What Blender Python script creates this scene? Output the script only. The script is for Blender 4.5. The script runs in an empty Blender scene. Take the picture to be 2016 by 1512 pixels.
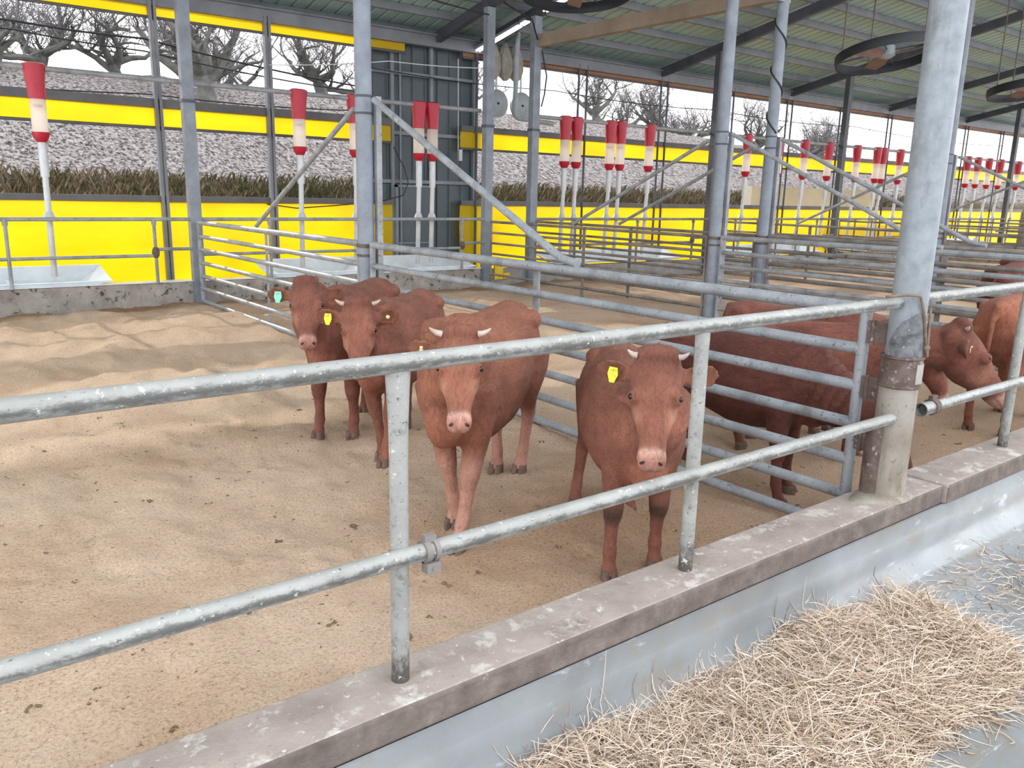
import bpy, math, random
import numpy as np
from mathutils import Vector, Matrix, noise as mnoise

random.seed(7); rng = np.random.default_rng(7)
SC = bpy.context.scene
COL = SC.collection
PI = math.pi

# ------------------------------------------------------------------ camera
def cam_setup():
    a, b, g = 0.6632, 0.2279, 0.0232
    ca, sa, cb, sb, cg, sg = math.cos(a), math.sin(a), math.cos(b), math.sin(b), math.cos(g), math.sin(g)
    fwd = Vector((sa*cb, ca*cb, -sb)); right = Vector((ca, -sa, 0)); up = right.cross(fwd)
    r2 = right*cg + up*sg; u2 = -right*sg + up*cg
    cd = bpy.data.cameras.new('camera'); co = bpy.data.objects.new('camera', cd); COL.objects.link(co)
    m = Matrix.Identity(4)
    for i in range(3):
        m[i][0] = r2[i]; m[i][1] = u2[i]; m[i][2] = -fwd[i]
    m[2][3] = 1.55
    co.matrix_world = m
    cd.sensor_width = 36; cd.lens = 1615/2016*36; cd.clip_end = 600
    SC.camera = co
cam_setup()

# ------------------------------------------------------------------ light
SC.view_settings.view_transform = 'Standard'; SC.view_settings.look = 'None'
SC.view_settings.gamma = 1.0; SC.view_settings.use_curve_mapping = False
SC.view_settings.exposure = 1.2
W = bpy.data.worlds.new('sky'); SC.world = W; W.use_nodes = True
def world():
    nt = W.node_tree; bg = nt.nodes['Background']
    tc = nt.nodes.new('ShaderNodeTexCoord'); sp = nt.nodes.new('ShaderNodeSeparateXYZ')
    cr = nt.nodes.new('ShaderNodeValToRGB')
    cr.color_ramp.elements[0].position = 0.0; cr.color_ramp.elements[0].color = (1.0, 1.0, 1.0, 1)
    cr.color_ramp.elements[1].position = 0.6; cr.color_ramp.elements[1].color = (0.90, 0.95, 1.0, 1)
    nt.links.new(tc.outputs['Generated'], sp.inputs[0]); nt.links.new(sp.outputs['Z'], cr.inputs[0])
    nt.links.new(cr.outputs[0], bg.inputs['Color']); bg.inputs['Strength'].default_value = 1.35
world()
def sun():
    l = bpy.data.lights.new('sun', 'SUN'); l.energy = 1.35; l.angle = math.radians(1.2); l.color = (1.0, 0.94, 0.84)
    o = bpy.data.objects.new('sun', l); COL.objects.link(o)
    d = Vector((0.10, -1.0, -0.49))            # travel direction of the light
    o.rotation_euler = d.to_track_quat('-Z', 'Y').to_euler()
sun()

# ------------------------------------------------------------------ materials
def s(r, g, b):
    f = lambda c: (c/255/12.92) if c/255 <= .04045 else ((c/255+.055)/1.055)**2.4
    return (f(r), f(g), f(b), 1)

def nodes(name):
    m = bpy.data.materials.new(name); m.use_nodes = True
    return m, m.node_tree, m.node_tree.nodes['Principled BSDF']

def ramp(nt, src, stops):
    r = nt.nodes.new('ShaderNodeValToRGB'); e = r.color_ramp.elements
    e[0].position, e[0].color = stops[0]; e[1].position, e[1].color = stops[-1]
    for p, c in stops[1:-1]:
        k = e.new(p); k.color = c
    nt.links.new(src, r.inputs[0]); return r.outputs[0]

def noise(nt, scale, detail=4, rough=.6, stretch=(1, 1, 1), dist=0.0, coord='Object', off=(0, 0, 0)):
    tc = nt.nodes.new('ShaderNodeTexCoord'); mp = nt.nodes.new('ShaderNodeMapping')
    mp.inputs['Scale'].default_value = stretch; mp.inputs['Location'].default_value = off
    n = nt.nodes.new('ShaderNodeTexNoise'); n.inputs['Scale'].default_value = scale
    n.inputs['Detail'].default_value = detail; n.inputs['Roughness'].default_value = rough
    n.inputs['Distortion'].default_value = dist
    nt.links.new(tc.outputs[coord], mp.inputs[0]); nt.links.new(mp.outputs[0], n.inputs[0])
    return n.outputs['Fac']

def mix(nt, fac, a, b, mode='MIX'):
    m = nt.nodes.new('ShaderNodeMix'); m.data_type = 'RGBA'; m.blend_type = mode
    for sk, v in ((m.inputs[0], fac), (m.inputs[6], a), (m.inputs[7], b)):
        if hasattr(v, 'links'): nt.links.new(v, sk)
        else: sk.default_value = v
    return m.outputs[2]

def bump(nt, b, src, strength, dist=.01):
    n = nt.nodes.new('ShaderNodeBump'); n.inputs['Strength'].default_value = strength
    n.inputs['Distance'].default_value = dist
    nt.links.new(src, n.inputs['Height']); nt.links.new(n.outputs[0], b.inputs['Normal'])

def mat(name, stops, scale=4, detail=5, rough=.6, metal=0, stretch=(1, 1, 1), bmp=0, bscale=None, over=None, bd=.01):
    """ramped noise; over = (scale, lo, hi, colour[, stretch]) : spots of a second colour"""
    m, nt, b = nodes(name)
    f = noise(nt, scale, detail, .62, stretch)
    c = ramp(nt, f, stops)
    for i, ov in enumerate(over or []):
        sc, lo, hi, cc = ov[:4]; st = ov[4] if len(ov) > 4 else (1, 1, 1)
        k = ramp(nt, noise(nt, sc, 6, .7, st, off=(3.1*i+1, 7, 2)), [(lo, (0, 0, 0, 1)), (hi, (1, 1, 1, 1))])
        c = mix(nt, k, c, cc)
    nt.links.new(c, b.inputs['Base Color'])
    b.inputs['Roughness'].default_value = rough; b.inputs['Metallic'].default_value = metal
    if bmp: bump(nt, b, noise(nt, bscale or scale*4, 6, .7, stretch), bmp, bd)
    return m

MT = {}
def m_pipe(name='weathered_galvanised', lift=.10):
    m, nt, b = nodes(name)
    c = ramp(nt, noise(nt, 6, 5, .62), [(.3, s(132, 132, 128)), (.5, s(148, 148, 145)), (.7, s(160, 160, 157))])
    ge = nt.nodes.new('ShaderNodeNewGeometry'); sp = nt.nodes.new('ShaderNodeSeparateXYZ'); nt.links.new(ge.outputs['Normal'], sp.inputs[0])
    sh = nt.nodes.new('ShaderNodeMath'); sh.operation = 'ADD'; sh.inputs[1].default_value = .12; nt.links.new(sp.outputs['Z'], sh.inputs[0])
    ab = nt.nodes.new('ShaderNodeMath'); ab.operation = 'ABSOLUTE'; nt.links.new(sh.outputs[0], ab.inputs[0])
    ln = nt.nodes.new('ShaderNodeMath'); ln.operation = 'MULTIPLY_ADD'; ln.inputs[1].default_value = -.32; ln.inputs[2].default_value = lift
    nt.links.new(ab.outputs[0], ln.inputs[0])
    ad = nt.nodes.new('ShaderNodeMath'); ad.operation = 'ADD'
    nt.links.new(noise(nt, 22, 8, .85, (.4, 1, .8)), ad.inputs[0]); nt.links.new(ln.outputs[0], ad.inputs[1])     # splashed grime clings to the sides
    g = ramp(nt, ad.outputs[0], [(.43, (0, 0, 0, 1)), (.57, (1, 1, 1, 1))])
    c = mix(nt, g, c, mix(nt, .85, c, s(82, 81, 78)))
    pz = nt.nodes.new('ShaderNodeSeparateXYZ'); nt.links.new(ge.outputs['Position'], pz.inputs[0])
    ft = nt.nodes.new('ShaderNodeMath'); ft.operation = 'MULTIPLY_ADD'; ft.inputs[1].default_value = -2.2; ft.inputs[2].default_value = 1.05; nt.links.new(pz.outputs['Z'], ft.inputs[0])
    fa = nt.nodes.new('ShaderNodeMath'); fa.operation = 'ADD'; nt.links.new(ft.outputs[0], fa.inputs[0]); nt.links.new(noise(nt, 28, 7, .8, (1, 1, .5)), fa.inputs[1])
    c = mix(nt, ramp(nt, fa.outputs[0], [(.66, (0, 0, 0, 1)), (.86, (1, 1, 1, 1))]), c, s(78, 72, 68))       # mud caked on the post feet
    k = ramp(nt, noise(nt, 70, 4, .7, (.6, 1, 1), off=(2, 5, 1)), [(.62, (0, 0, 0, 1)), (.70, (1, 1, 1, 1))])
    c = mix(nt, k, c, s(84, 83, 79))
    k = ramp(nt, noise(nt, 40, 4, .7, off=(8, 1, 3)), [(.62, (0, 0, 0, 1)), (.67, (1, 1, 1, 1))])
    c = mix(nt, k, c, s(192, 192, 188))
    nt.links.new(c, b.inputs['Base Color']); b.inputs['Roughness'].default_value = .42
    bump(nt, b, noise(nt, 60, 5, .7), .2)
    return m
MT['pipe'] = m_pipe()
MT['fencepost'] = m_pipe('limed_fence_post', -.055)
MT['gatepipe'] = mat('gate_galvanised', [(.3, s(118, 121, 126)), (.5, s(144, 148, 154)), (.7, s(160, 164, 170))], 5, rough=.42, bmp=.2, bscale=50,
                 over=[(6, .56, .74, s(104, 95, 90)), (40, .58, .68, s(74, 70, 68)), (33, .64, .70, s(186, 184, 180))])
MT['oldpipe'] = mat('dirty_far_pipe', [(.3, s(96, 90, 88)), (.7, s(150, 144, 140))], 3, rough=.6, over=[(12, .58, .7, s(70, 64, 62))])
MT['post'] = mat('paint_grey_post', [(.3, s(112, 119, 132)), (.7, s(140, 148, 160))], 5, rough=.5, over=[(18, .64, .74, s(95, 98, 106), (1, 1, .3))])
MT['column'] = mat('spangled_zinc', [(.25, s(112, 118, 126)), (.5, s(132, 139, 146)), (.75, s(148, 154, 160))], 14, rough=.45, bmp=.15, bscale=70,
                   over=[(5, .56, .74, s(96, 99, 102), (1, 1, .3)), (60, .64, .71, s(180, 183, 185)), (16, .62, .7, s(84, 84, 84), (1, 1, .25))])
MT['sleeve'] = mat('limed_sleeve', [(.3, s(124, 114, 102)), (.5, s(145, 138, 129)), (.7, s(158, 152, 146))], 5, rough=.7, bmp=.25,
                   over=[(9, .54, .72, s(112, 100, 80), (1, 1, .3)), (30, .60, .70, s(74, 72, 68)), (6, .62, .72, s(92, 110, 116), (1, 1, .5))])
MT['soot'] = mat('sooty_weld', [(.3, s(66, 68, 72)), (.6, s(116, 118, 122))], 20, rough=.7, bmp=.4, over=[(50, .62, .68, s(196, 196, 192))])
MT['rust'] = mat('rusty_steel', [(.3, s(76, 60, 55)), (.6, s(106, 90, 84))], 14, rough=.8, bmp=.4, over=[(30, .58, .68, s(160, 150, 144))])
MT['dark'] = mat('dark_steel', [(.3, s(58, 62, 72)), (.7, s(82, 87, 98))], 3, rough=.55)
MT['beam'] = mat('grey_channel', [(.3, s(108, 112, 120)), (.7, s(132, 136, 144))], 2, rough=.55)
MT['tie'] = mat('primer_brown_beam', [(.3, s(128, 112, 98)), (.7, s(156, 142, 128))], 2, rough=.7)
MT['black'] = mat('black_rubber', [(.3, s(18, 20, 27)), (.7, s(32, 35, 44))], 6, rough=.55)
MT['rope'] = mat('brown_rope', [(.3, s(96, 82, 70)), (.7, s(140, 122, 106))], 30, rough=.9)
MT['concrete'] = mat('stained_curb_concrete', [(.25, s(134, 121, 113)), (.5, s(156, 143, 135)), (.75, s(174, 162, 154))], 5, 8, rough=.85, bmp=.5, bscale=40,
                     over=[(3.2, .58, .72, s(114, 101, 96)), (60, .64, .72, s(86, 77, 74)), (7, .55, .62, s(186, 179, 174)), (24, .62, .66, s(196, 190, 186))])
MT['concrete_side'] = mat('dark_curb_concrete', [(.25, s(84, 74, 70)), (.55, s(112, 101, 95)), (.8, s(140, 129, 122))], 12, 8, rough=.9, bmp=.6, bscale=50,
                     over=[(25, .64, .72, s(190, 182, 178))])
MT['oldwall'] = mat('pitted_concrete_wall', [(.25, s(120, 112, 106)), (.5, s(156, 150, 144)), (.75, s(180, 174, 168))], 4, 8, rough=.95, bmp=.7, bscale=30,
                    over=[(9, .55, .64, s(70, 62, 58))])
MT['block'] = mat('grey_block_wall', [(.3, s(128, 126, 126)), (.7, s(160, 158, 156))], 5, 6, rough=.9, bmp=.4)
MT['curtain_clip'] = mat('dark_rail', [(.3, s(82, 80, 84)), (.7, s(104, 102, 106))], 2, rough=.5)
MT['clad'] = mat('slate_cladding', [(.3, s(74, 86, 94)), (.7, s(92, 104, 112))], 1.5, rough=.5)
MT['cladtrim'] = mat('pale_trim', [(.3, s(116, 124, 134)), (.7, s(140, 148, 158))], 2, rough=.5)
MT['roofsheet'] = mat('green_sheet', [(.3, s(152, 180, 178)), (.7, s(168, 194, 190))], 1.2, rough=.45)
MT['steel'] = mat('stainless', [(.3, s(212, 220, 228)), (.7, s(238, 243, 248))], 3, rough=.3, metal=.12)
MT['redplastic'] = mat('red_plastic', [(.3, s(158, 18, 44)), (.7, s(188, 26, 56))], 4, rough=.4)
MT['zinc'] = mat('bright_downpipe', [(.3, s(176, 180, 186)), (.7, s(206, 210, 216))], 4, rough=.4, metal=.2)
MT['bark'] = mat('orchard_bark', [(.3, s(74, 74, 72)), (.7, s(112, 110, 106))], 5, 6, rough=.95, bmp=.6, bscale=18, over=[(3, .6, .7, s(92, 104, 84))])
MT['twig'] = mat('twig_bark', [(.3, s(86, 82, 86)), (.7, s(118, 112, 114))], 5, rough=.95)
MT['horn'] = mat('horn', [(.3, s(150, 130, 118)), (.7, s(196, 180, 168))], 20, rough=.5)
MT['hoof'] = mat('hoof', [(.3, s(84, 66, 58)), (.7, s(122, 98, 86))], 20, rough=.7, bmp=.3)
MT['eye'] = mat('eye', [(.3, s(16, 10, 8)), (.7, s(30, 18, 14))], 5, rough=.12)
MT['nostril'] = mat('nostril', [(.3, s(38, 20, 18)), (.7, s(58, 32, 28))], 20, rough=.6)
MT['tag_yellow'] = mat('yellow_tag', [(.3, s(206, 200, 40)), (.7, s(226, 220, 70))], 30, rough=.5, over=[(90, .6, .66, s(110, 110, 40))])
MT['tag_green'] = mat('green_tag', [(.3, s(116, 196, 168)), (.7, s(136, 212, 186))], 30, rough=.5)
MT['tag_cream'] = mat('cream_stud', [(.3, s(220, 196, 130)), (.7, s(236, 214, 160))], 30, rough=.5)
MT['cloth'] = mat('grey_bag', [(.3, s(140, 136, 128)), (.7, s(170, 166, 156))], 8, rough=.85, bmp=.4)
MT['disc'] = mat('winch_housing', [(.3, s(140, 150, 156)), (.7, s(164, 174, 180))], 6, rough=.5)
MT['paper'] = mat('yellow_sack', [(.3, s(214, 176, 30)), (.7, s(240, 205, 60))], 8, rough=.8)
MT['curtain_shaded'] = mat('shaded_yellow_tarpaulin', [(.3, s(132, 92, 68)), (.7, s(158, 114, 84))], 3, rough=.7)  # same yellow curtain, with the shade under the eave put into its colour
MT['dung'] = mat('dung', [(.3, s(96, 78, 60)), (.7, s(140, 116, 90))], 30, rough=.95, bmp=.5)
MT['tanwall'] = mat('tan_retaining_wall', [(.3, s(176, 166, 148)), (.7, s(196, 188, 172))], .8, rough=.9)
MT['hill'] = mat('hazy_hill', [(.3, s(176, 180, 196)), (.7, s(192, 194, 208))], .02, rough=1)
MT['blade'] = mat('fan_blade', [(.3, s(120, 96, 88)), (.7, s(150, 128, 120))], 6, rough=.6)

def m_bedding():
    m, nt, b = nodes('sawdust_bedding')
    c = ramp(nt, noise(nt, 1.3, 6, .65), [(.3, s(225, 187, 158)), (.52, s(240, 206, 178)), (.75, s(245, 217, 192))])
    fine = ramp(nt, noise(nt, 85, 4, .75), [(.35, s(132, 102, 82)), (.46, s(232, 201, 174)), (.64, s(248, 226, 204))])
    c = mix(nt, .5, c, fine)
    k = ramp(nt, noise(nt, .8, 5, .6, off=(4, 2, 0)), [(.50, (0, 0, 0, 1)), (.68, (1, 1, 1, 1))])
    c = mix(nt, k, c, mix(nt, .4, c, s(214, 192, 166), 'MULTIPLY'))
    sp = ramp(nt, noise(nt, 26, 3, .7, off=(9, 1, 0)), [(.66, (0, 0, 0, 1)), (.72, (1, 1, 1, 1))])
    c = mix(nt, sp, c, s(128, 104, 82))
    at = nt.nodes.new('ShaderNodeAttribute'); at.attribute_name = 'DampDark'
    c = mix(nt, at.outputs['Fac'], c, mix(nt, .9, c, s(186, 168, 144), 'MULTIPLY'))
    nt.links.new(c, b.inputs['Base Color']); b.inputs['Roughness'].default_value = .95
    b.inputs['Specular IOR Level'].default_value = .15
    n = nt.nodes.new('ShaderNodeMath'); n.operation = 'ADD'
    nt.links.new(noise(nt, 70, 4, .75), n.inputs[0]); nt.links.new(noise(nt, 9, 5, .6), n.inputs[1])
    bump(nt, b, n.outputs[0], 1.0, .03)
    return m
MT['bedding'] = m_bedding()

def m_attr(name, attr, rough=.9, trans=0.0):
    m, nt, b = nodes(name)
    at = nt.nodes.new('ShaderNodeAttribute'); at.attribute_name = attr
    nt.links.new(at.outputs['Color'], b.inputs['Base Color']); b.inputs['Roughness'].default_value = rough
    b.inputs['Specular IOR Level'].default_value = .25
    return m
MT['hay'] = m_attr('dry_straw', 'Col', .7)
MT['grass'] = m_attr('dry_bank_grass', 'Col', .9)

def m_cow(name, dark=0.0):
    m, nt, b = nodes(name)
    at = nt.nodes.new('ShaderNodeAttribute'); at.attribute_name = 'Col'
    c = at.outputs['Color']
    v = ramp(nt, noise(nt, 3.2, 5, .6), [(.3, (.72, .68, .66, 1)), (.5, (1, 1, 1, 1)), (.72, (1.25, 1.22, 1.2, 1))])
    c = mix(nt, 1, c, v, 'MULTIPLY')
    st = ramp(nt, noise(nt, 14, 7, .78, (1, 3.5, 1.6), 1.2), [(.34, (.52, .48, .46, 1)), (.5, (1, 1, 1, 1)), (.68, (1.32, 1.32, 1.32, 1))])
    c = mix(nt, .8, c, st, 'MULTIPLY')
    nt.links.new(c, b.inputs['Base Color']); b.inputs['Roughness'].default_value = .82
    b.inputs['Specular IOR Level'].default_value = .2
    b.inputs['Sheen Weight'].default_value = .08; b.inputs['Sheen Roughness'].default_value = .5
    b.inputs['Sheen Tint'].default_value = (1, .85, .75, 1)
    n = nt.nodes.new('ShaderNodeMath'); n.operation = 'ADD'
    nt.links.new(noise(nt, 22, 5, .7, (1, 4, 2.2), .6), n.inputs[0]); nt.links.new(noise(nt, 90, 3, .7, (1, 2, 2)), n.inputs[1])
    bump(nt, b, n.outputs[0], .4, .010)
    return m
MT['coat'] = m_cow('red_brown_coat')
MT['coat_hair'] = m_attr('coat_hair', 'Col', .75)

def m_curtain():
    m, nt, b = nodes('yellow_tarpaulin')
    c = ramp(nt, noise(nt, .9, 4, .5, (1, 1, 3)), [(.3, s(250, 204, 0)), (.7, s(255, 220, 6))])
    nt.links.new(c, b.inputs['Base Color']); b.inputs['Roughness'].default_value = .45
    tr = nt.nodes.new('ShaderNodeBsdfTranslucent'); nt.links.new(c, tr.inputs['Color'])
    mx = nt.nodes.new('ShaderNodeMixShader'); mx.inputs[0].default_value = .5
    nt.links.new(b.outputs[0], mx.inputs[1]); nt.links.new(tr.outputs[0], mx.inputs[2])
    nt.links.new(mx.outputs[0], nt.nodes['Material Output'].inputs[0])
    bump(nt, b, noise(nt, 2, 3, .5, (1, 1, 4)), .2, .05)
    return m
MT['curtain'] = m_curtain()

def m_tube():
    m, nt, b = nodes('milky_plastic_tube')
    c = ramp(nt, noise(nt, 2, 2), [(.3, s(232, 222, 214)), (.7, s(244, 238, 232))])
    nt.links.new(c, b.inputs['Base Color']); b.inputs['Roughness'].default_value = .25
    tr = nt.nodes.new('ShaderNodeBsdfTransparent'); tl = nt.nodes.new('ShaderNodeBsdfTranslucent'); tl.inputs[0].default_value = s(240, 234, 230)
    m1 = nt.nodes.new('ShaderNodeMixShader'); m1.inputs[0].default_value = .5
    nt.links.new(b.outputs[0], m1.inputs[1]); nt.links.new(tl.outputs[0], m1.inputs[2])
    m2 = nt.nodes.new('ShaderNodeMixShader'); m2.inputs[0].default_value = .22
    nt.links.new(m1.outputs[0], m2.inputs[1]); nt.links.new(tr.outputs[0], m2.inputs[2])
    nt.links.new(m2.outputs[0], nt.nodes['Material Output'].inputs[0])
    return m
MT['tube'] = m_tube()

def m_emit(name, col, strength):
    m, nt, b = nodes(name)
    f = noise(nt, 3); c = ramp(nt, f, [(.3, col), (.7, col)])
    nt.links.new(c, b.inputs['Base Color']); nt.links.new(c, b.inputs['Emission Color'])
    b.inputs['Emission Strength'].default_value = strength
    return m
MT['lamp'] = m_emit('lit_tube', (1, 1, 1, 1), 1.6)
MT['bulb'] = m_emit('lit_bulb', (1, .9, .72, 1), 1.4)

def m_floor():
    m, nt, b = nodes('painted_feed_floor')
    c = ramp(nt, noise(nt, 1.6, 6, .6), [(.3, s(119, 122, 124)), (.55, s(135, 139, 142)), (.75, s(150, 154, 157))])
    k = ramp(nt, noise(nt, 3, 6, .7, (.6, 2, 1), off=(5, 2, 1)), [(.54, (0, 0, 0, 1)), (.70, (1, 1, 1, 1))])
    c = mix(nt, k, c, s(134, 125, 112))
    k = ramp(nt, noise(nt, 8, 6, .7, (.4, 2.5, 1), off=(1, 9, 1)), [(.60, (0, 0, 0, 1)), (.68, (1, 1, 1, 1))])
    c = mix(nt, k, c, s(176, 178, 184))
    nt.links.new(c, b.inputs['Base Color'])
    nt.links.new(ramp(nt, noise(nt, 5, 5, .6), [(.3, (.10, .10, .10, 1)), (.7, (.36, .36, .36, 1))]), b.inputs['Roughness'])
    bump(nt, b, noise(nt, 30, 5, .6), .15, .004)
    return m
MT['feedfloor'] = m_floor()

def m_bank():
    m, nt, b = nodes('bank_ground')
    c = ramp(nt, noise(nt, 13, 6, .8, (1, .45, 1)), [(.41, s(58, 52, 50)), (.48, s(112, 104, 102)), (.53, s(148, 141, 140)), (.66, s(172, 166, 165))])
    br = ramp(nt, noise(nt, 7, 8, .75, (2, 1, .5)), [(.36, s(44, 36, 26)), (.5, s(88, 76, 58)), (.66, s(124, 112, 94))])
    at = nt.nodes.new('ShaderNodeAttribute'); at.attribute_name = 'Brown'
    c = mix(nt, at.outputs['Fac'], c, br)
    nt.links.new(c, b.inputs['Base Color']); b.inputs['Roughness'].default_value = 1
    b.inputs['Specular IOR Level'].default_value = 0
    bump(nt, b, noise(nt, 10, 6, .7), .7, .12)
    return m
MT['bank'] = m_bank()

# ------------------------------------------------------------------ mesh builder
ORG = {}
class MB:
    def __init__(self): self.v = []; self.f = []; self.n = 0
    def add(self, vs, fs):
        b = self.n
        self.v.extend([tuple(x) for x in vs]); self.f.extend([tuple(i+b for i in f) for f in fs]); self.n += len(vs)
    def box(self, c, sz, rot=None):
        x, y, z = (k/2 for k in sz)
        vs = [Vector((a*x, b*y, d*z)) for a in (-1, 1) for b in (-1, 1) for d in (-1, 1)]
        if rot is not None: vs = [rot @ v for v in vs]
        c = Vector(c); vs = [v+c for v in vs]
        self.add(vs, [(0, 1, 3, 2), (4, 6, 7, 5), (0, 4, 5, 1), (2, 3, 7, 6), (0, 2, 6, 4), (1, 5, 7, 3)])
    def box2(self, a, b): self.box([(p+q)/2 for p, q in zip(a, b)], [abs(q-p) for p, q in zip(a, b)])
    def tube(self, pts, r, n=12, cap=True):
        pts = [Vector(p) for p in pts]; k = len(pts)
        rs = r if isinstance(r, (list, tuple)) else [r]*k
        up = None; vs = []
        for i, p in enumerate(pts):
            d = (pts[min(i+1, k-1)]-pts[max(i-1, 0)]).normalized()
            if up is None: up = Vector((0, 0, 1)) if abs(d.z) < .9 else Vector((1, 0, 0))
            u = (up - d*up.dot(d)).normalized(); w = d.cross(u); up = u
            for j in range(n):
                t = 2*PI*j/n; vs.append(p + (u*math.cos(t)+w*math.sin(t))*rs[i])
        fs = [(i*n+j, i*n+(j+1) % n, (i+1)*n+(j+1) % n, (i+1)*n+j) for i in range(k-1) for j in range(n)]
        if cap: fs += [tuple(range(n-1, -1, -1)), tuple((k-1)*n+j for j in range(n))]
        self.add(vs, fs)
    def beam(self, a, b, w, h, up=(0, 0, 1)):
        a, b = Vector(a), Vector(b); d = (b-a).normalized(); up = Vector(up)
        u = (up-d*up.dot(d)).normalized(); sd = d.cross(u)
        vs = [p+sd*(i*w/2)+u*(j*h/2) for p in (a, b) for i, j in ((-1, -1), (1, -1), (1, 1), (-1, 1))]
        self.add(vs, [(3, 2, 1, 0), (4, 5, 6, 7), (0, 1, 5, 4), (1, 2, 6, 5), (2, 3, 7, 6), (3, 0, 4, 7)])
    def channel(self, a, b, w, h, t=.008, flip=1):
        """C section running a to b: web plus two flanges"""
        a, b = Vector(a), Vector(b); d = (b-a).normalized(); up = Vector((0, 0, 1))
        u = (up-d*up.dot(d)).normalized(); sd = d.cross(u)*flip
        self.beam(a+sd*(w/2), b+sd*(w/2), t, h)
        self.beam(a+u*(h/2-t/2), b+u*(h/2-t/2), w, t); self.beam(a-u*(h/2-t/2), b-u*(h/2-t/2), w, t)
    def rings(self, rg, cap=True):
        n = len(rg[0]); k = len(rg); vs = [p for r in rg for p in r]
        fs = [(i*n+j, i*n+(j+1) % n, (i+1)*n+(j+1) % n, (i+1)*n+j) for i in range(k-1) for j in range(n)]
        if cap: fs += [tuple(range(n-1, -1, -1)), tuple((k-1)*n+j for j in range(n))]
        self.add(vs, fs)
    def lathe(self, c, prof, n=20, cap=True):
        c = Vector(c)
        self.rings([[c+Vector((r*math.cos(2*PI*j/n), r*math.sin(2*PI*j/n), z)) for j in range(n)] for r, z in prof], cap)
    def ball(self, c, r, n=10, sc=(1, 1, 1), rot=None):
        c = Vector(c); rg = []
        for i in range(1, n):
            t = PI*i/n; ring = []
            for j in range(2*n):
                p = Vector((math.sin(t)*math.cos(PI*j/n)*sc[0], math.sin(t)*math.sin(PI*j/n)*sc[1], -math.cos(t)*sc[2]))*r
                if rot is not None: p = rot @ p
                ring.append(c+p)
            rg.append(ring)
        self.rings(rg)
    def build(self, name, m, parent=None, smooth=True, local=False, ang=.7):
        me = bpy.data.meshes.new(name)
        org = Vector((0, 0, 0)) if (parent is None or local) else ORG.get(parent.name, Vector((0, 0, 0)))
        me.from_pydata([tuple(Vector(v)-org) for v in self.v] if org.length else self.v, [], self.f)
        me.materials.append(MT[m] if isinstance(m, str) else m)
        if smooth:
            me.polygons.foreach_set('use_smooth', [True]*len(me.polygons)); me.set_sharp_from_angle(angle=ang)
        me.update()
        o = bpy.data.objects.new(name, me); COL.objects.link(o)
        if parent is not None: o.parent = parent
        ORG[o.name] = org
        return o

def thing(name, label, cat, loc=(0, 0, 0), group=None):
    o = bpy.data.objects.new(name, None); COL.objects.link(o); o.empty_display_size = .1
    o.location = loc; o['label'] = label; o['category'] = cat
    if group: o['group'] = group
    ORG[o.name] = Vector(loc); return o
def tag(o, label, cat, group=None, kind=None):
    o['label'] = label; o['category'] = cat
    if group: o['group'] = group
    if kind: o['kind'] = kind
    return o
def struct(o): o['kind'] = 'structure'; return o

def bevel(o, w, seg=2):
    b = o.modifiers.new('bevel', 'BEVEL'); b.width = w; b.segments = seg; b.limit_method = 'ANGLE'; b.angle_limit = .6
    return o

def fcol(me, name, arr):
    a = me.attributes.new(name, 'FLOAT_COLOR', 'POINT'); a.data.foreach_set('color', np.asarray(arr, np.float32).ravel())
def ffac(me, name, arr):
    a = me.attributes.new(name, 'FLOAT', 'POINT'); a.data.foreach_set('value', np.asarray(arr, np.float32).ravel())

def sm(a, b, x): 
    t = np.clip((x-a)/(b-a), 0, 1); return t*t*(3-2*t)

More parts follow.
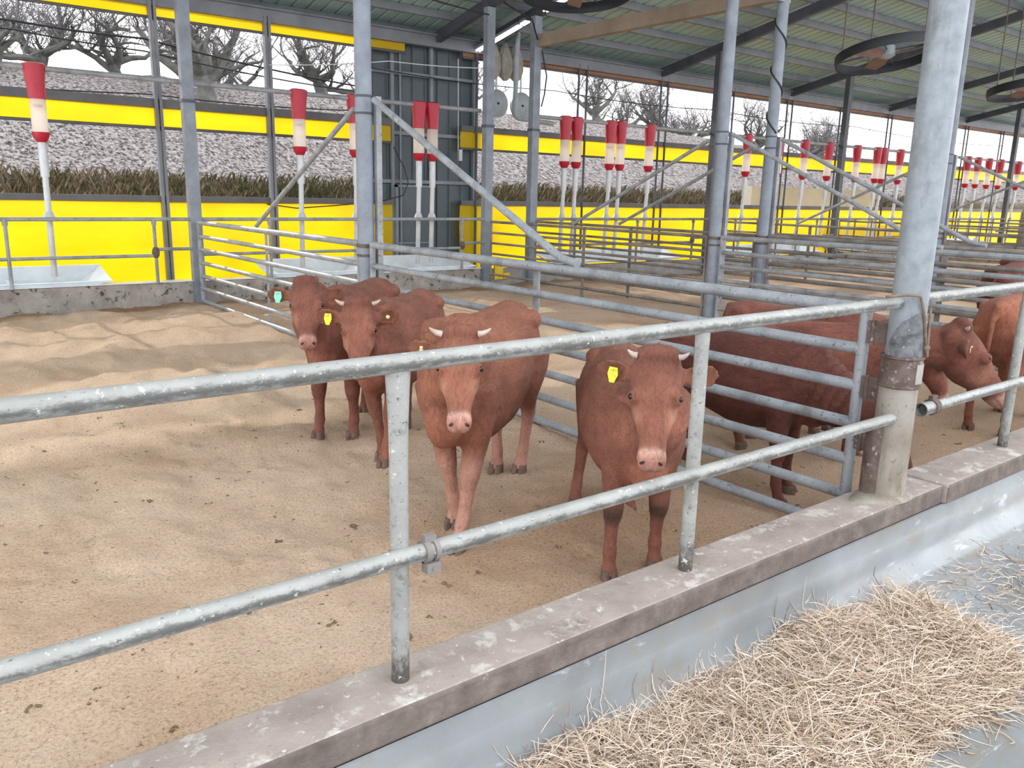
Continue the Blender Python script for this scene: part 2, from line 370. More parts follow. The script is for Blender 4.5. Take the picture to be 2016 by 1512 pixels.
# ------------------------------------------------------------------ ground of the pens
def gz(x, y):
    """height of the bedding"""
    n1 = mnoise.noise((x*.55, y*.55, 0))*.05 + mnoise.noise((x*1.7, y*1.7, 3))*.045 + mnoise.noise((x*4.5, y*4.5, 7))*.022
    z = n1 + .07*math.exp(-((x-2.75)**2+(y-2.75)**2)/.25)
    z += .05*math.exp(-((x-2.9)**2+(y-9.2)**2)/1.2)
    if x > 3.4: z -= .10*min(1, (x-3.4)/.3)*max(0, 1-(y-2)/5)
    return z
def build_bedding():
    xs = np.concatenate([np.arange(-2.6, 5.2, .03), np.arange(5.2, 12, .12), np.arange(12, 37, .5)])
    ys = np.concatenate([np.arange(1.78, 5.2, .03), np.arange(5.2, 11.45, .08)])
    X, Y = np.meshgrid(xs, ys, indexing='ij'); nx, ny = X.shape
    Z = np.empty_like(X)
    for i in range(nx):
        for j in range(ny):
            x, y = X[i, j], Y[i, j]
            Z[i, j] = gz(x, y) + mnoise.noise((x*11, y*11, 1))*.010 + mnoise.noise((x*26, y*26, 5))*.005
    for i in range(nx):
        for j in range(ny):
            x, y = X[i, j], Y[i, j]
            if y > 5.5: Z[i, j] += min(1, (y-5.5)/1.5)*(mnoise.noise((x*2.6, y*2.6, 11))*.035+mnoise.noise((x*6, y*6, 13))*.022)
    # hoof dents
    for k in range(260):
        cx, cy = rng.uniform(-1.5, 4.8), rng.uniform(1.9, 7.5); r = rng.uniform(.03, .06); d = rng.uniform(.008, .022)
        q = ((X-cx)**2+(Y-cy)**2)/r**2; Z += -d*np.exp(-q) + .5*d*np.exp(-(np.sqrt(q)-1.5)**2*3)
    v = np.stack([X, Y, Z], -1).reshape(-1, 3)
    idx = np.arange(nx*ny).reshape(nx, ny)
    f = np.stack([idx[:-1, :-1], idx[1:, :-1], idx[1:, 1:], idx[:-1, 1:]], -1).reshape(-1, 4)
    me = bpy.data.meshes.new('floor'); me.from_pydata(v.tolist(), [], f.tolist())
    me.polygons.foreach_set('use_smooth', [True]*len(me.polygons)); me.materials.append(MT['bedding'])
    damp_dark = .75*sm(10.7, 11.2, v[:, 1])+.8*np.exp(-((v[:, 0]-2.7)**2+(v[:, 1]-2.6)**2)/.8) + .4*sm(3.3, 3.9, v[:, 0])*sm(6, 3, v[:, 1])  # darker along the back wall and in the right pen, damp on the mound
    ffac(me, 'DampDark', np.clip(damp_dark, 0, 1))
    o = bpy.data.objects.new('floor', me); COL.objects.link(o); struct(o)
build_bedding()

def build_curb():
    for nm, x0, x1, dz, dy in (('wall_front', -4, 3.80, 0, 0), ('wall_front.001', 3.805, 36, .006, -.02)):
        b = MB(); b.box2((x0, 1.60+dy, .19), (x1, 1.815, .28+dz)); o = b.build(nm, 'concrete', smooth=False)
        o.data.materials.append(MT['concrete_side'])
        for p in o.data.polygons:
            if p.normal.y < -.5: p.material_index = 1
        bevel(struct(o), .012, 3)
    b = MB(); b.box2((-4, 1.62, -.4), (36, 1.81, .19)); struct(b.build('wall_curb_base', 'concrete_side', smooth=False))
    # the painted trough: lip, dished wall, floor of the feed alley
    prof = [(1.60, .192), (1.588, .192), (1.586, .12), (1.584, .116), (1.577, .05), (1.565, .0), (1.535, -.035), (1.49, -.052), (1.43, -.058), (1.2, -.06), (.6, -.06), (-1, -.06), (-7, -.06)]
    xs = list(np.linspace(-5, 36, 42))
    b = MB(); b.rings([[(x, y, z) for x in xs] for y, z in prof], cap=False)
    b.f = [f for f in b.f if not ((f[0] % 42 == 41))]
    o = b.build('floor_feed_alley', 'feedfloor', ang=1.2); struct(o)
    # mortar patch at the column foot
    b = MB(); rg = []
    for r, z in ((.19, .279), (.17, .290), (.12, .297), (.02, .299)):
        rg.append([(3.44+r*math.cos(t)*(1+.2*math.sin(3*t)), 1.70+.55*r*math.sin(t), z) for t in np.linspace(0, 2*PI, 24, endpoint=False)])
    b.rings(rg); o = b.build('trim_1', 'sleeve'); struct(o)
build_curb()

# ------------------------------------------------------------------ front fence
TOPZ, LOWZ, FY = 1.141, .643, 1.715
def post(b, x, z0=.28, z1=TOPZ, r=.0243):
    b.rings([[(x+rx*math.cos(t), FY+ry*math.sin(t), z) for t in np.linspace(0, 2*PI, 20, endpoint=False)]
             for z, rx, ry in ((z0-.02, r, r), (z1-.26, r, r), (z1-.15, r*1.10, r*.9), (z1-.07, r*1.32, r*.68), (z1-.005, r*1.5, r*.6))])
def front_fence():
    t = thing('pipe_fence', 'welded grey pipe fence in the foreground left of the big round column', 'fence', (.98, FY, .28))
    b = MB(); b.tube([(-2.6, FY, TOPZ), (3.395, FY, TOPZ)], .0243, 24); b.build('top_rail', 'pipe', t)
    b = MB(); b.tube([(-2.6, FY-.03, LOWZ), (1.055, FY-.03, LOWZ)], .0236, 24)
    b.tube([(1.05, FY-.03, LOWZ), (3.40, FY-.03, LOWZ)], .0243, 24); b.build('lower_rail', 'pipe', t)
    for x in (-.2, .985, 2.13):
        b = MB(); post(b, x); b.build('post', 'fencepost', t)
    b = MB(); y = FY-.03
    b.tube([(1.035, y, LOWZ), (1.052, y, LOWZ)], .030, 20); b.tube([(1.062, y, LOWZ), (1.076, y, LOWZ)], .031, 20)
    b.box((1.055, y-.012, LOWZ-.040), (.040, .03, .028)); b.box((1.055, y, LOWZ+.034), (.034, .02, .02))
    b.tube([(1.055, y-.03, LOWZ-.04), (1.055, y+.03, LOWZ-.04)], .006, 8); b.build('clamp', 'oldpipe', t)
    t = thing('pipe_fence', 'short stretch of pale pipe fence right of the big round column', 'fence', (4.7, FY, .28))
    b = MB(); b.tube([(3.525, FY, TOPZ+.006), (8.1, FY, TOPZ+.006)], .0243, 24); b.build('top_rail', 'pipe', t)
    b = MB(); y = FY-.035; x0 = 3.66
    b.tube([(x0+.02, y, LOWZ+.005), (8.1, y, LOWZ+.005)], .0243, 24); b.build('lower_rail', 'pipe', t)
    # open pipe end with its collar
    b = MB(); n = 20; z = LOWZ+.005
    rg = [[(x, y+r*math.cos(k), z+r*math.sin(k)) for k in np.linspace(0, 2*PI, n, endpoint=False)] for x, r in ((x0+.09, .0305), (x0-.02, .0305), (x0-.02, .027), (x0+.05, .027))]
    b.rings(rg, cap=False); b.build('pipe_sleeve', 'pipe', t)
    b = MB(); b.tube([(x0+.065, y, z), (x0+.105, y, z)], .037, 20); b.box((x0+.085, y, z+.042), (.05, .02, .022)); b.build('clamp', 'rust', t)
    for x in (4.70, 5.9, 7.1):
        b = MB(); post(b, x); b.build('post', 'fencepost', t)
front_fence()

# ------------------------------------------------------------------ columns
def front_column():
    cx, cy = 3.46, 1.705
    t = thing('steel_column', 'thick round zinc column nearest the camera, carrying the front pipe rails', 'column', (cx, cy, .28))
    b = MB(); b.tube([(cx, cy, .27), (cx, cy, 6.6)], .072, 40); b.build('shaft', 'column', t)
    # old limed jacket around the foot, open towards the top right
    b = MB(); rg = []
    for z, r, a0 in ((.275, .081, 0), (.5, .080, 0), (.80, .079, 0)):
        rg.append([(cx+r*math.cos(k), cy+r*math.sin(k), z) for k in np.linspace(0, 2*PI, 36, endpoint=False)])
    b.rings(rg); b.build('jacket', 'sleeve', t)
    b = MB(); rg = []
    for q in range(9):
        z = .79 + .31*q/8; w = PI*.62*math.sqrt(max(.02, 1-(q/8)**2.2))
        rg.append([(cx+rr*math.cos(-PI*.62+k*w), cy+rr*math.sin(-PI*.62+k*w), z) for rr, k in [(.077, u) for u in np.linspace(-1, 1, 16)]+[(.070, u) for u in np.linspace(1, -1, 16)]])
    b.rings(rg); b.build('weld_shell', 'soot', t)
    b = MB(); rg = []
    for z, r in ((.775, .082), (.79, .084), (.90, .084), (.915, .082)):
        rg.append([(cx+r*math.cos(k), cy+r*math.sin(k), z) for k in np.linspace(0, 2*PI, 36, endpoint=False)])
    b.rings(rg)
    for z in (.783, .907): b.tube([(cx+.085*math.cos(k), cy+.085*math.sin(k), z) for k in np.linspace(0, 2*PI, 37)], .005, 6)
    b.build('band', 'rust', t)
    b = MB(); rg = []
    for z in (.80, .885): rg.append([(cx+rr*math.cos(k), cy+rr*math.sin(k), z) for rr, k in [(.0875, u) for u in np.linspace(-PI*.60, -PI*.38, 8)]+[(.0825, u) for u in np.linspace(-PI*.38, -PI*.60, 8)]])
    b.rings(rg); b.build('plate', 'oldwall', t)
    # gate stop post on the pen side and hinge post
    for z in (.50, .74, .99): b = MB(); b.box((3.462, 1.83, z), (.012, .09, .10)); b.tube([(3.458, 1.848, z-.055), (3.458, 1.848, z+.055)], .011, 10); b.build('hinge', 'rust', t)
    b = MB(); b.tube([(3.40, 1.745, .27), (3.40, 1.745, .60)], .045, 14); b.build('stub', 'rust', t)
    b = MB(); b.box2((3.575, 1.715, .285), (3.612, 1.755, 1.10)); b.build('stop_post', 'pipe', t)
    r = MB(); P = [(3.25, 1.70, 1.175), (3.31, 1.65, 1.185), (3.40, 1.635, 1.178), (3.43, 1.628, 1.12), (3.46, 1.624, 1.03), (3.485, 1.622, .95), (3.50, 1.62, .915)]
    r.tube(P, .006, 8); r.tube([(3.50, 1.62, .915), (3.51, 1.63, .985), (3.525, 1.645, 1.12)], .006, 8); r.ball((3.485, 1.62, .955), .014, 6)
    o = r.build('rope', 'rope'); tag(o, 'frayed brown cord draped over the rail end onto the thick front column', 'rope')
front_column()

XS = [3.48, 8.28, 9.25, 14.05, 18.85, 23.65, 28.45]
def roofz(y): return 4.6+.21*(11.4-y)
def columns():
    wh = {3.48: 'on the nearest cross fence', 8.28: 'left of a close pair', 9.25: 'wound with black cable',
          14.05: 'seen just behind the thick front column'}
    for x in XS[:5]:
        y = 6.6; top = 3.95 if x == 9.25 else roofz(y)-.12
        lab = 'grey round roof post in mid pen, ' + wh.get(x, 'farthest of the visible ones in the middle row')
        t = thing('roof_post', lab, 'post', (x, y, 0))
        b = MB(); b.tube([(x, y, -.15), (x, y, top)], .072, 24); b.build('shaft', 'post', t)
        b = MB(); b.tube([(x, y, 1.06), (x, y, 1.09)], .085, 20); b.tube([(x, y, .98), (x, y, 1.0)], .082, 20); b.build('collar', 'rust', t)
        for zz in (2.19, 2.33): b = MB(); b.tube([(x, y, zz-.01), (x, y, zz+.008)], .078, 20); b.build('strap', 'dark', t)
        b = MB(); b.beam((x+.10, y-.06, .1), (x+.10, y-.06, 2.33), .05, .05, (1, 0, 0)); b.build('side_post', 'gatepipe', t)
        if x == 9.25:
            k = MB(); k.tube([(x+.08*math.cos(a*1.9), y+.08*math.sin(a*1.9), 3.9-.17*a) for a in np.linspace(0, 9, 60)], .010, 6); k.build('cable', 'black', t)
    nm = {3.48: 'grey square back post at the left, where the nearest cross fence ends', 8.28: 'brownish square back post beside the slate cladding',
          9.25: 'grey square back post right of the grey winch discs', 14.05: 'dark square back post hidden behind the left round post of the pair',
          18.85: 'dark square back post under the middle hanging fan', 23.65: 'far dark back post behind the thick front column', 28.45: 'farthest dark back post at the right edge beside a bulb'}
    for x in XS:
        y = 11.4
        t = thing('back_post', nm[x], 'post', (x, y, 0))
        b = MB(); b.box2((x-.075, y-.06, -.2), (x+.075, y+.06, roofz(y)-.17)); b.build('shaft', 'post' if x < 10 else 'dark', t, smooth=False)
        b = MB(); b.box2((x-.085, y-.07, 2.60), (x+.085, y+.07, 2.64)); b.build('bracket', 'dark', t, smooth=False)
columns()

# ------------------------------------------------------------------ cross fences (gates)
RZ = [1.085, .905, .735, .56, .385, .215, .045]
def cross_fences():
    lab = {3.48: ('nearest seven-bar pipe gate, running back from the thick column beside the calves', 'seven-bar fence behind the two left calves up to the left back post'),
           8.28: ('seven-bar gate of the next pen, behind the red cattle', 'dark seven-bar fence with free end by the brownish back post'),
           9.25: ('second gate beyond the red cattle, just past the first one', 'dark seven-bar fence from the grey post right of the winch discs'),
           14.05: ('pipe gate of the third pen row seen through the bars', 'pipe panel of the third pen row before the yellow curtain'),
           18.85: ('pipe gate of the fourth pen row, thin with distance', 'pipe panel of the fourth pen row under the middle fan'),
           23.65: ('pipe gate of the fifth pen row, thin with distance', 'pipe panel of the fifth pen row behind the thick column'),
           28.45: ('farthest pipe gate at the right edge', 'farthest pipe panel at the right edge')}
    for x in XS:
        near = x < 5; mt = 'gatepipe' if near else ('gatepipe' if x < 9 else 'oldpipe'); r = .026
        n = 16 if near else 8
        for k, (y0, y1) in enumerate(((1.90 if near else 1.86, 6.48), (6.72, 11.26))):
            if x > 20 and k == 0: pass
            t = thing('pipe_gate' if k == 0 else 'cross_fence', lab[x][k], 'gate' if k == 0 else 'fence', (x, (y0+y1)/2, 0))
            m2 = mt if (k == 0 or near) else 'oldpipe'
            r = .026 if (near or k == 0) else .019
            for i, z in enumerate(RZ):
                dz = (-.10 if near else 0)*max(0, (3.2-0)/3.2)*0
                b = MB(); b.tube([(x, y0, z), (x, y1, z)], r if i else r*1.15, n); b.build('rail', m2, t)
            for y in (y0, y1):
                b = MB(); b.tube([(x, y, -.02 if y > 2 else .2), (x, y, 1.10)], r, n); b.build('end_post', m2, t)
            ym = 4.25 if k == 0 else 9.0
            b = MB(); b.box2((x+.024, ym-.03, -.05), (x+.034, ym+.03, 1.07)); b.build('upright', m2, t, smooth=False)
            if x < 20:
                b = MB()
                if k == 0: b.tube([(x+.02, 6.45, 2.29), (x+.02, 4.10, 1.20), (x+.02, 4.0, 1.155), (x+.02, 3.84, 1.13)], .027 if near else .024, 12)
                else: b.tube([(x+.02, 6.82, 2.24), (x+.02, 9.25, 1.13)], .024, 10)
                b.build('diagonal_brace', m2 if near else 'gatepipe', t)
cross_fences()

# ------------------------------------------------------------------ back wall, troughs, back rails
def back_line():
    b = MB(); b.box2((-4, 11.42, -.35), (8.2, 11.58, .30)); o = struct(b.build('wall_back', 'oldwall', smooth=False)); bevel(o, .015)
    b = MB(); b.box2((8.205, 11.42, -.35), (36, 11.58, .28)); o = struct(b.build('wall_back.001', 'block', smooth=False)); bevel(o, .015)
    b = MB(); b.box2((-4, 11.56, -.1), (36, 13.2, .08)); struct(b.build('floor_back_ledge', 'block', smooth=False))
    b = MB(); b.box2((-4, 11.40, .30), (3.42, 11.60, .312)); b.box2((3.5, 11.40, .30), (8.2, 11.60, .312)); struct(b.build('trim_2', 'steel', smooth=False))
    bays = [(-1.4, 3.40, 'left', 'along the left edge'), (3.56, 8.20, 'second', 'in front of the slate cladding'), (9.33, 13.97, 'third', 'behind the pair of dark panels'),
            (14.13, 18.77, 'fourth', 'left of the post under the middle fan'), (18.93, 23.57, 'fifth', 'right of the post under the middle fan'), (23.73, 28.37, 'sixth', 'right of the thick front column')]
    for x0, x1, nm, wh in bays:
        t = thing('back_rail', 'two-bar back rail before the yellow curtain, '+wh, 'rail', ((x0+x1)/2, 11.4, .3))
        mt = 'gatepipe' if x0 < 9 else 'oldpipe'
        b = MB(); b.tube([(x0, 11.36, 1.125), (x1, 11.36, 1.125)], .025, 10); b.build('top_bar', mt, t)
        b = MB(); L = x1-x0
        b.tube([(x0, 11.36, .66), (x0+L*.905, 11.36, .66)], .022, 10); b.tube([(x0+L*.905, 11.36, .74), (x1, 11.36, .74)], .022, 10); b.build('lower_bar', mt, t)
        for q in ((.56, .905) if x0 < 0 else (.2, .55, .905) if x0 < 14 else (.17, .34, .5, .67, .84)):
            b = MB(); b.tube([(x0+L*q, 11.36, .30), (x0+L*q, 11.36, 1.08)], .022, 8); b.tube([(x0+L*q, 11.36, 1.05), (x0+L*q, 11.36, 1.12)], .032, 8)
            p = b.build('bar_post', mt, t)
            if abs(q-.905) < .01:
                b = MB(); b.ball((x0+L*q, 11.36, .70), .05, 6, (1, 1, 1.6)); b.build('joint', 'rust', p)
    tr = [(-1.3, 2.42, 'shiny steel feed trough at the left edge below the yellow curtain'), (4.45, 6.2, 'steel feed trough behind the left calf'), (6.25, 8.1, 'steel feed trough with bright sheen in front of the slate cladding'),
          (9.8, 13.4, 'pale steel trough behind the bend of the diagonal pipe'), (15.0, 18.5, 'far steel trough beyond the pair of round posts'), (19.2, 23.3, 'far steel trough left of the thick column'), (24.1, 28.1, 'far steel trough right of the thick column')]
    for x0, x1, lab in tr:
        t = thing('feed_trough', lab, 'trough', ((x0+x1)/2, 11.8, .3))
        y0, y1, zb, zt = 11.45, 12.05, .312, .50
        b = MB()
        b.add([(x0+.18, y0+.02, zb), (x1-.18, y0+.02, zb), (x1-.30, y0+.12, zb), (x0+.30, y0+.12, zb),
               (x0+.3, y1-.1, zb), (x1-.3, y1-.1, zb), (x1-.02, y1, zt), (x0+.02, y1, zt), (x0, y0, zb+.03), (x1, y0, zb+.03)],
              [(0, 3, 4, 7, 8), (3, 2, 5, 4), (4, 5, 6, 7), (1, 9, 6, 5, 2), (0, 1, 2, 3), (8, 9, 1, 0)])
        o = b.build('pan', 'steel', t, smooth=False); md = o.modifiers.new('s', 'SOLIDIFY'); md.thickness = .004
        b = MB(); b.tube([(x0, y0, zb+.035), (x1, y0, zb+.035)], .013, 8); b.tube([(x0+.02, y1, zt), (x1-.02, y1, zt)], .013, 8); b.build('rolled_edge', 'steel', t)
        b = MB()
        for q in np.arange(x0+.9, x1-.5, .85): b.box((q, 11.76, .34), (.012, .5, .06))
        b.build('divider', 'steel', t, smooth=False)
        for q in (x0+.5, x1-.5): b = MB(); b.box2((q-.04, 11.6, .08), (q+.04, 12.0, .312)); b.build('trough_leg', 'block', t, smooth=False)
back_line()

def outer_wall():
    Y = 13.0
    for i, x in enumerate((-.9, 3.55, 5.22, 6.93, 9.28, 11.78, 14.2, 16.5, 18.87, 21.3, 23.8, 26.2, 28.65, 31.3)):
        b = MB()
        if x < 9:
            b.box2((x-.05, Y-.05, .06), (x-.012, Y+.05, 4.1)); b.box2((x+.012, Y-.05, .06), (x+.05, Y+.05, 4.1))
        else:
            b.tube([(x-.10, Y, .06), (x-.10, Y, 4.1)], .024, 8); b.tube([(x+.12, Y, .06), (x+.12, Y, 4.1)], .024, 8)
        struct(b.build('trim_%d' % (i+3), 'beam' if x < 9 else 'dark'))
    def curtain(x0, x1, z0, z1, lab, y=13.06, folds=0, roll=True, cap=.0, mt='curtain'):
        t = thing('roll_curtain', lab, 'curtain', ((x0+x1)/2, y, z0))
        nx = max(8, int((x1-x0)*8)); xs = np.linspace(x0, x1, nx); zs = np.linspace(z0, z1, 7)
        b = MB(); sd = x0*3.7
        b.rings([[(x, y+.018*mnoise.noise((x*.9+sd, z*2.2, 0))+.008*math.sin(x*1.3+z*9), z+(.012*mnoise.noise((x*.8, z, 9)) if k == 0 else 0)) for x in xs] for k, z in enumerate(zs)], cap=False)
        b.f = [f for f in b.f if f[0] % nx != nx-1]
        b.build('sheet', mt, t)
        if cap:
            b = MB(); b.box2((x0, y-.05, z1-.01), (x1, y+.03, z1+cap)); b.build('top_rail', 'curtain_clip', t, smooth=False)
        if roll:
            b = MB(); b.tube([(x0, y-.005, z0), (x1, y-.005, z0)], .022, 10); b.build('roll_bar', 'curtain_clip', t)
    curtain(-3, 7.42, .09, 1.33, 'lower yellow curtain on the left, from the left edge to the slate cladding', cap=.075, roll=False)
    curtain(-3, 7.40, 2.37, 2.66, 'narrow middle yellow curtain on the left above the speckled bank', cap=.11)
    curtain(-3, 7.7, 3.87, 4.04, 'upper rolled yellow curtain on the left under the eave beam')
    curtain(8.86, 34, .09, 1.33, 'long lower yellow curtain right of the slate cladding', cap=.075, roll=False)
    curtain(8.86, 34, 2.34, 2.66, 'long narrow middle yellow curtain behind the red feeders on the right', cap=.09)
    curtain(8.9, 34, 3.93, 4.02, 'upper rolled curtain on the right, shaded orange brown under the eave beam', mt='curtain_shaded')
    # slate clad service hut face between the curtains
    b = MB(); xs = []; x = 6.95
    while x < 9.25: xs += [(x, 0), (x+.20, 0), (x+.215, .03), (x+.245, .03), (x+.26, 0)]; x += .26
    b.rings([[(x, 13.25-d, z) for x, d in xs] for z in (.06, 4.2)], cap=False); n = len(xs); b.f = [f for f in b.f if f[0] % n != n-1]
    b.box2((6.95, 13.27, .06), (9.3, 13.32, 4.2))
    o = struct(b.build('wall_cladding', 'clad', smooth=False))
    b = MB()
    for z in (1.72, 2.55, 3.55): b.box2((6.95, 13.17, z-.03), (9.28, 13.22, z+.03))
    for x in (7.5, 8.3, 9.25): b.box2((x-.03, 13.15, .06), (x+.03, 13.21, 4.1))
    b.tube([(7.62, 13.1, .3), (7.62, 13.1, 4.0)], .018, 8)
    b.build('framing', 'cladtrim', o, smooth=False)
    # door leaf low on the cladding
    d = MB(); d.box2((7.55, 13.12, .10), (8.28, 13.17, 1.62)); dd = struct(d.build('door_1', 'clad', smooth=False))
    d = MB()
    d.box2((7.52, 13.09, .09), (7.56, 13.16, 1.66)); d.box2((8.27, 13.09, .09), (8.31, 13.16, 1.66)); d.box2((7.52, 13.09, 1.62), (8.31, 13.16, 1.66)); d.box2((7.55, 13.09, .62), (8.28, 13.14, .65))
    d.build('door_frame', 'cladtrim', dd, smooth=False)
    b = MB(); b.tube([(7.42, 13.0, 2.3), (7.62, 12.98, 1.95), (7.70, 12.98, 1.7), (7.6, 12.98, 1.48), (7.2, 12.98, 1.38), (6.3, 12.98, 1.29), (5.6, 12.98, 1.24), (5.1, 12.98, 1.3)], .009, 6)
    tag(b.build('cable', 'black'), 'black cable sagging from the slate cladding across the lower yellow curtain', 'cable')
    b = MB(); b.box2((8.80, 13.0, 2.12), (8.87, 13.06, 2.32)); b.tube([(8.83, 13.08, 2.3), (8.83, 13.1, 3.9)], .010, 6); tag(b.build('switch_box', 'zinc'), 'small white switch box on the slate cladding beside the short curtain end', 'switch')
outer_wall()

# ------------------------------------------------------------------ feed line
def feed_line():
    for x0, x1, lab in ((-3, 8.2, 'bare steel feed pipe running above the left troughs'), (9.3, 33, 'bare steel feed pipe above the right troughs, strung with red feeders')):
        b = MB(); b.tube([(x0, 11.5, 2.86), (x1, 11.5, 2.86)], .033, 12); tag(b.build('feed_pipe', 'gatepipe'), lab, 'pipe')
    spots = [(1.78, 'clear feeder with red hopper, leftmost and alone'), (5.04, 'clear feeder with red hopper, left of the round post'), (5.92, 'clear feeder with red hopper mostly hidden by the round post'),
             (7.02, 'left one of the two clear feeders before the slate cladding'), (7.27, 'right one of the two clear feeders before the slate cladding'),
             (10.06, 'left one of the first close pair of feeders right of the cladding'), (10.34, 'right one of the first close pair of feeders right of the cladding'),
             (11.18, 'left one of the second close pair of feeders right of the cladding'), (11.45, 'right one of the second close pair of feeders right of the cladding'), (12.24, 'single feeder right of the two close pairs'),
             (15.3, 'feeder between the two round posts of the pair'), (16.45, 'feeder just right of the cable-wound round post'), (17.45, 'second feeder right of the cable-wound round post'),
             (18.45, 'feeder left of the post under the middle fan'), (19.7, 'feeder right of the post under the middle fan'), (20.65, 'wide feeder below the hanging bulb'), (20.95, 'feeder touching the wide one below the hanging bulb'), (21.8, 'feeder last before the thick front column'),
             (25.7, 'first far feeder right of the thick front column'), (26.35, 'second far feeder right of the thick front column'), (27.1, 'third far feeder right of the thick front column'), (27.9, 'fourth far feeder right of the thick front column'), (29.2, 'far feeder at the right edge')]
    for i, (x, lab) in enumerate(spots):
        y = 11.5; n = 16 if x < 13 else 10
        t = thing('feed_dispenser', lab, 'feeder', (x, y, .4), 'clear feeders with red hoppers along the feed pipe')
        b = MB(); rg = []; sd = (-1)**i
        for z, w, d, ox in ((2.51, .093, .093, 0), (2.62, .096, .096, 0), (2.70, .104, .10, -.005*sd), (2.80, .116, .105, -.004*sd), (2.90, .128, .10, -.006*sd), (2.918, .10, .06, -.006*sd)):
            rg.append([(x+ox+w*math.cos(k), y+d*math.sin(k), z) for k in np.linspace(0, 2*PI, n, endpoint=False)])
        b.rings(rg); b.build('hopper', 'redplastic', t)
        b = MB(); b.tube([(x, y, 2.11), (x, y, 2.53)], .088, n, cap=False); b.build('clear_tube', 'tube', t)
        b = MB(); b.rings([[(x+r*math.cos(k), y+r*math.sin(k), z) for k in np.linspace(0, 2*PI, n, endpoint=False)] for r, z in ((.055, 2.02), (.088, 2.085), (.096, 2.135), (.05, 2.14))]); b.build('bottom_cone', 'redplastic', t)
        b = MB(); b.rings([[(x+.05*math.cos(k), y+.05*math.sin(k), z) for k in np.linspace(0, 2*PI, n, endpoint=False)] for z in (2.42, 2.45)]); b.build('shutter', 'redplastic', t)
        b = MB(); b.tube([(x, y, 2.04), (x, y, 1.62)], .05, 10); b.tube([(x, y, 1.64), (x, y+.05, .42)], .036, 10); b.build('down_pipe', 'zinc', t)
        b = MB(); b.lathe((x, y+.02, 1.11), [(.04, 0), (.07, .03), (.045, .10)], 10); b.build('joint', 'zinc', t)
feed_line()

# ------------------------------------------------------------------ roof
def roof():
    y0, y1 = 2.3, 13.55  # unseen front end cut short so sky light reaches the front pen
    xs = []; x = -9.0
    while x < 40: xs += [(x, 0), (x+.19, 0), (x+.205, .035), (x+.235, .035)]; x += .25
    n = len(xs); b = MB()
    b.rings([[(x, y, roofz(y)+.12+d) for x, d in xs] for y in (y1, y0)], cap=False); b.f = [f for f in b.f if f[0] % n != n-1]
    r = struct(b.build('ceiling', 'roofsheet', smooth=False))
    y = 13.22
    while y > 2.4:
        b = MB(); z = roofz(y)+.06; b.channel((-9, y, z), (39, y, z), .06, .12); b.build('purlin', 'beam', r, smooth=False); y -= .77
    for x in [-1.3]+XS:
        b = MB(); o = .05
        b.channel((x+o, 13.3, roofz(13.3)-.08), (x+o, 2.4, roofz(2.4)-.08), .10, .17); b.build('rafter', 'dark', r, smooth=False)
    b = MB(); b.box2((-9, 12.98, 4.02), (39, 13.12, 4.24))
    b.tube([(-9, 12.94, 4.22), (39, 12.94, 4.22)], .02, 8); struct(b.build('eave_beam', 'beam', smooth=False))
    b = MB(); b.channel((9.3, 11.4, 4.05), (9.3, 6.55, 4.05), .12, .20); tag(b.build('tie_beam', 'tie', smooth=False), 'brownish channel beam slanting across the roof to the cable-wound post', 'beam')
    b = MB(); b.channel((8.2, 6.6, 3.95), (9.32, 6.6, 3.95), .10, .09); tag(b.build('cross_beam', 'gatepipe', smooth=False), 'short pale beam joining the tops of the pair of round posts', 'beam')
    # lit fluorescent battens along the rafter
    for i, (ya, yb) in enumerate(((13.0, 12.75), (12.55, 11.75), (11.7, 11.55), (11.1, 10.0))):
        t = thing('tube_light', ('lit tube light lowest on the rafter behind the square post', 'longest lit tube light on the rafter between two square posts', 'tiny lit end piece on the rafter left of the grey square post', 'lit tube light on the rafter inside the first fan ring')[i], 'lamp', (9.22, ya, roofz(ya)-.2))
        b = MB(); b.channel((9.18, ya, roofz(ya)-.17), (9.18, yb, roofz(yb)-.17), .13, .04); b.build('housing', 'cladtrim', t, smooth=False)
        for q in (-.035, .035):
            b = MB(); b.tube([(9.18+q, ya, roofz(ya)-.205), (9.18+q, yb, roofz(yb)-.205)], .016, 8); b.build('tube', 'lamp', t)
roof()

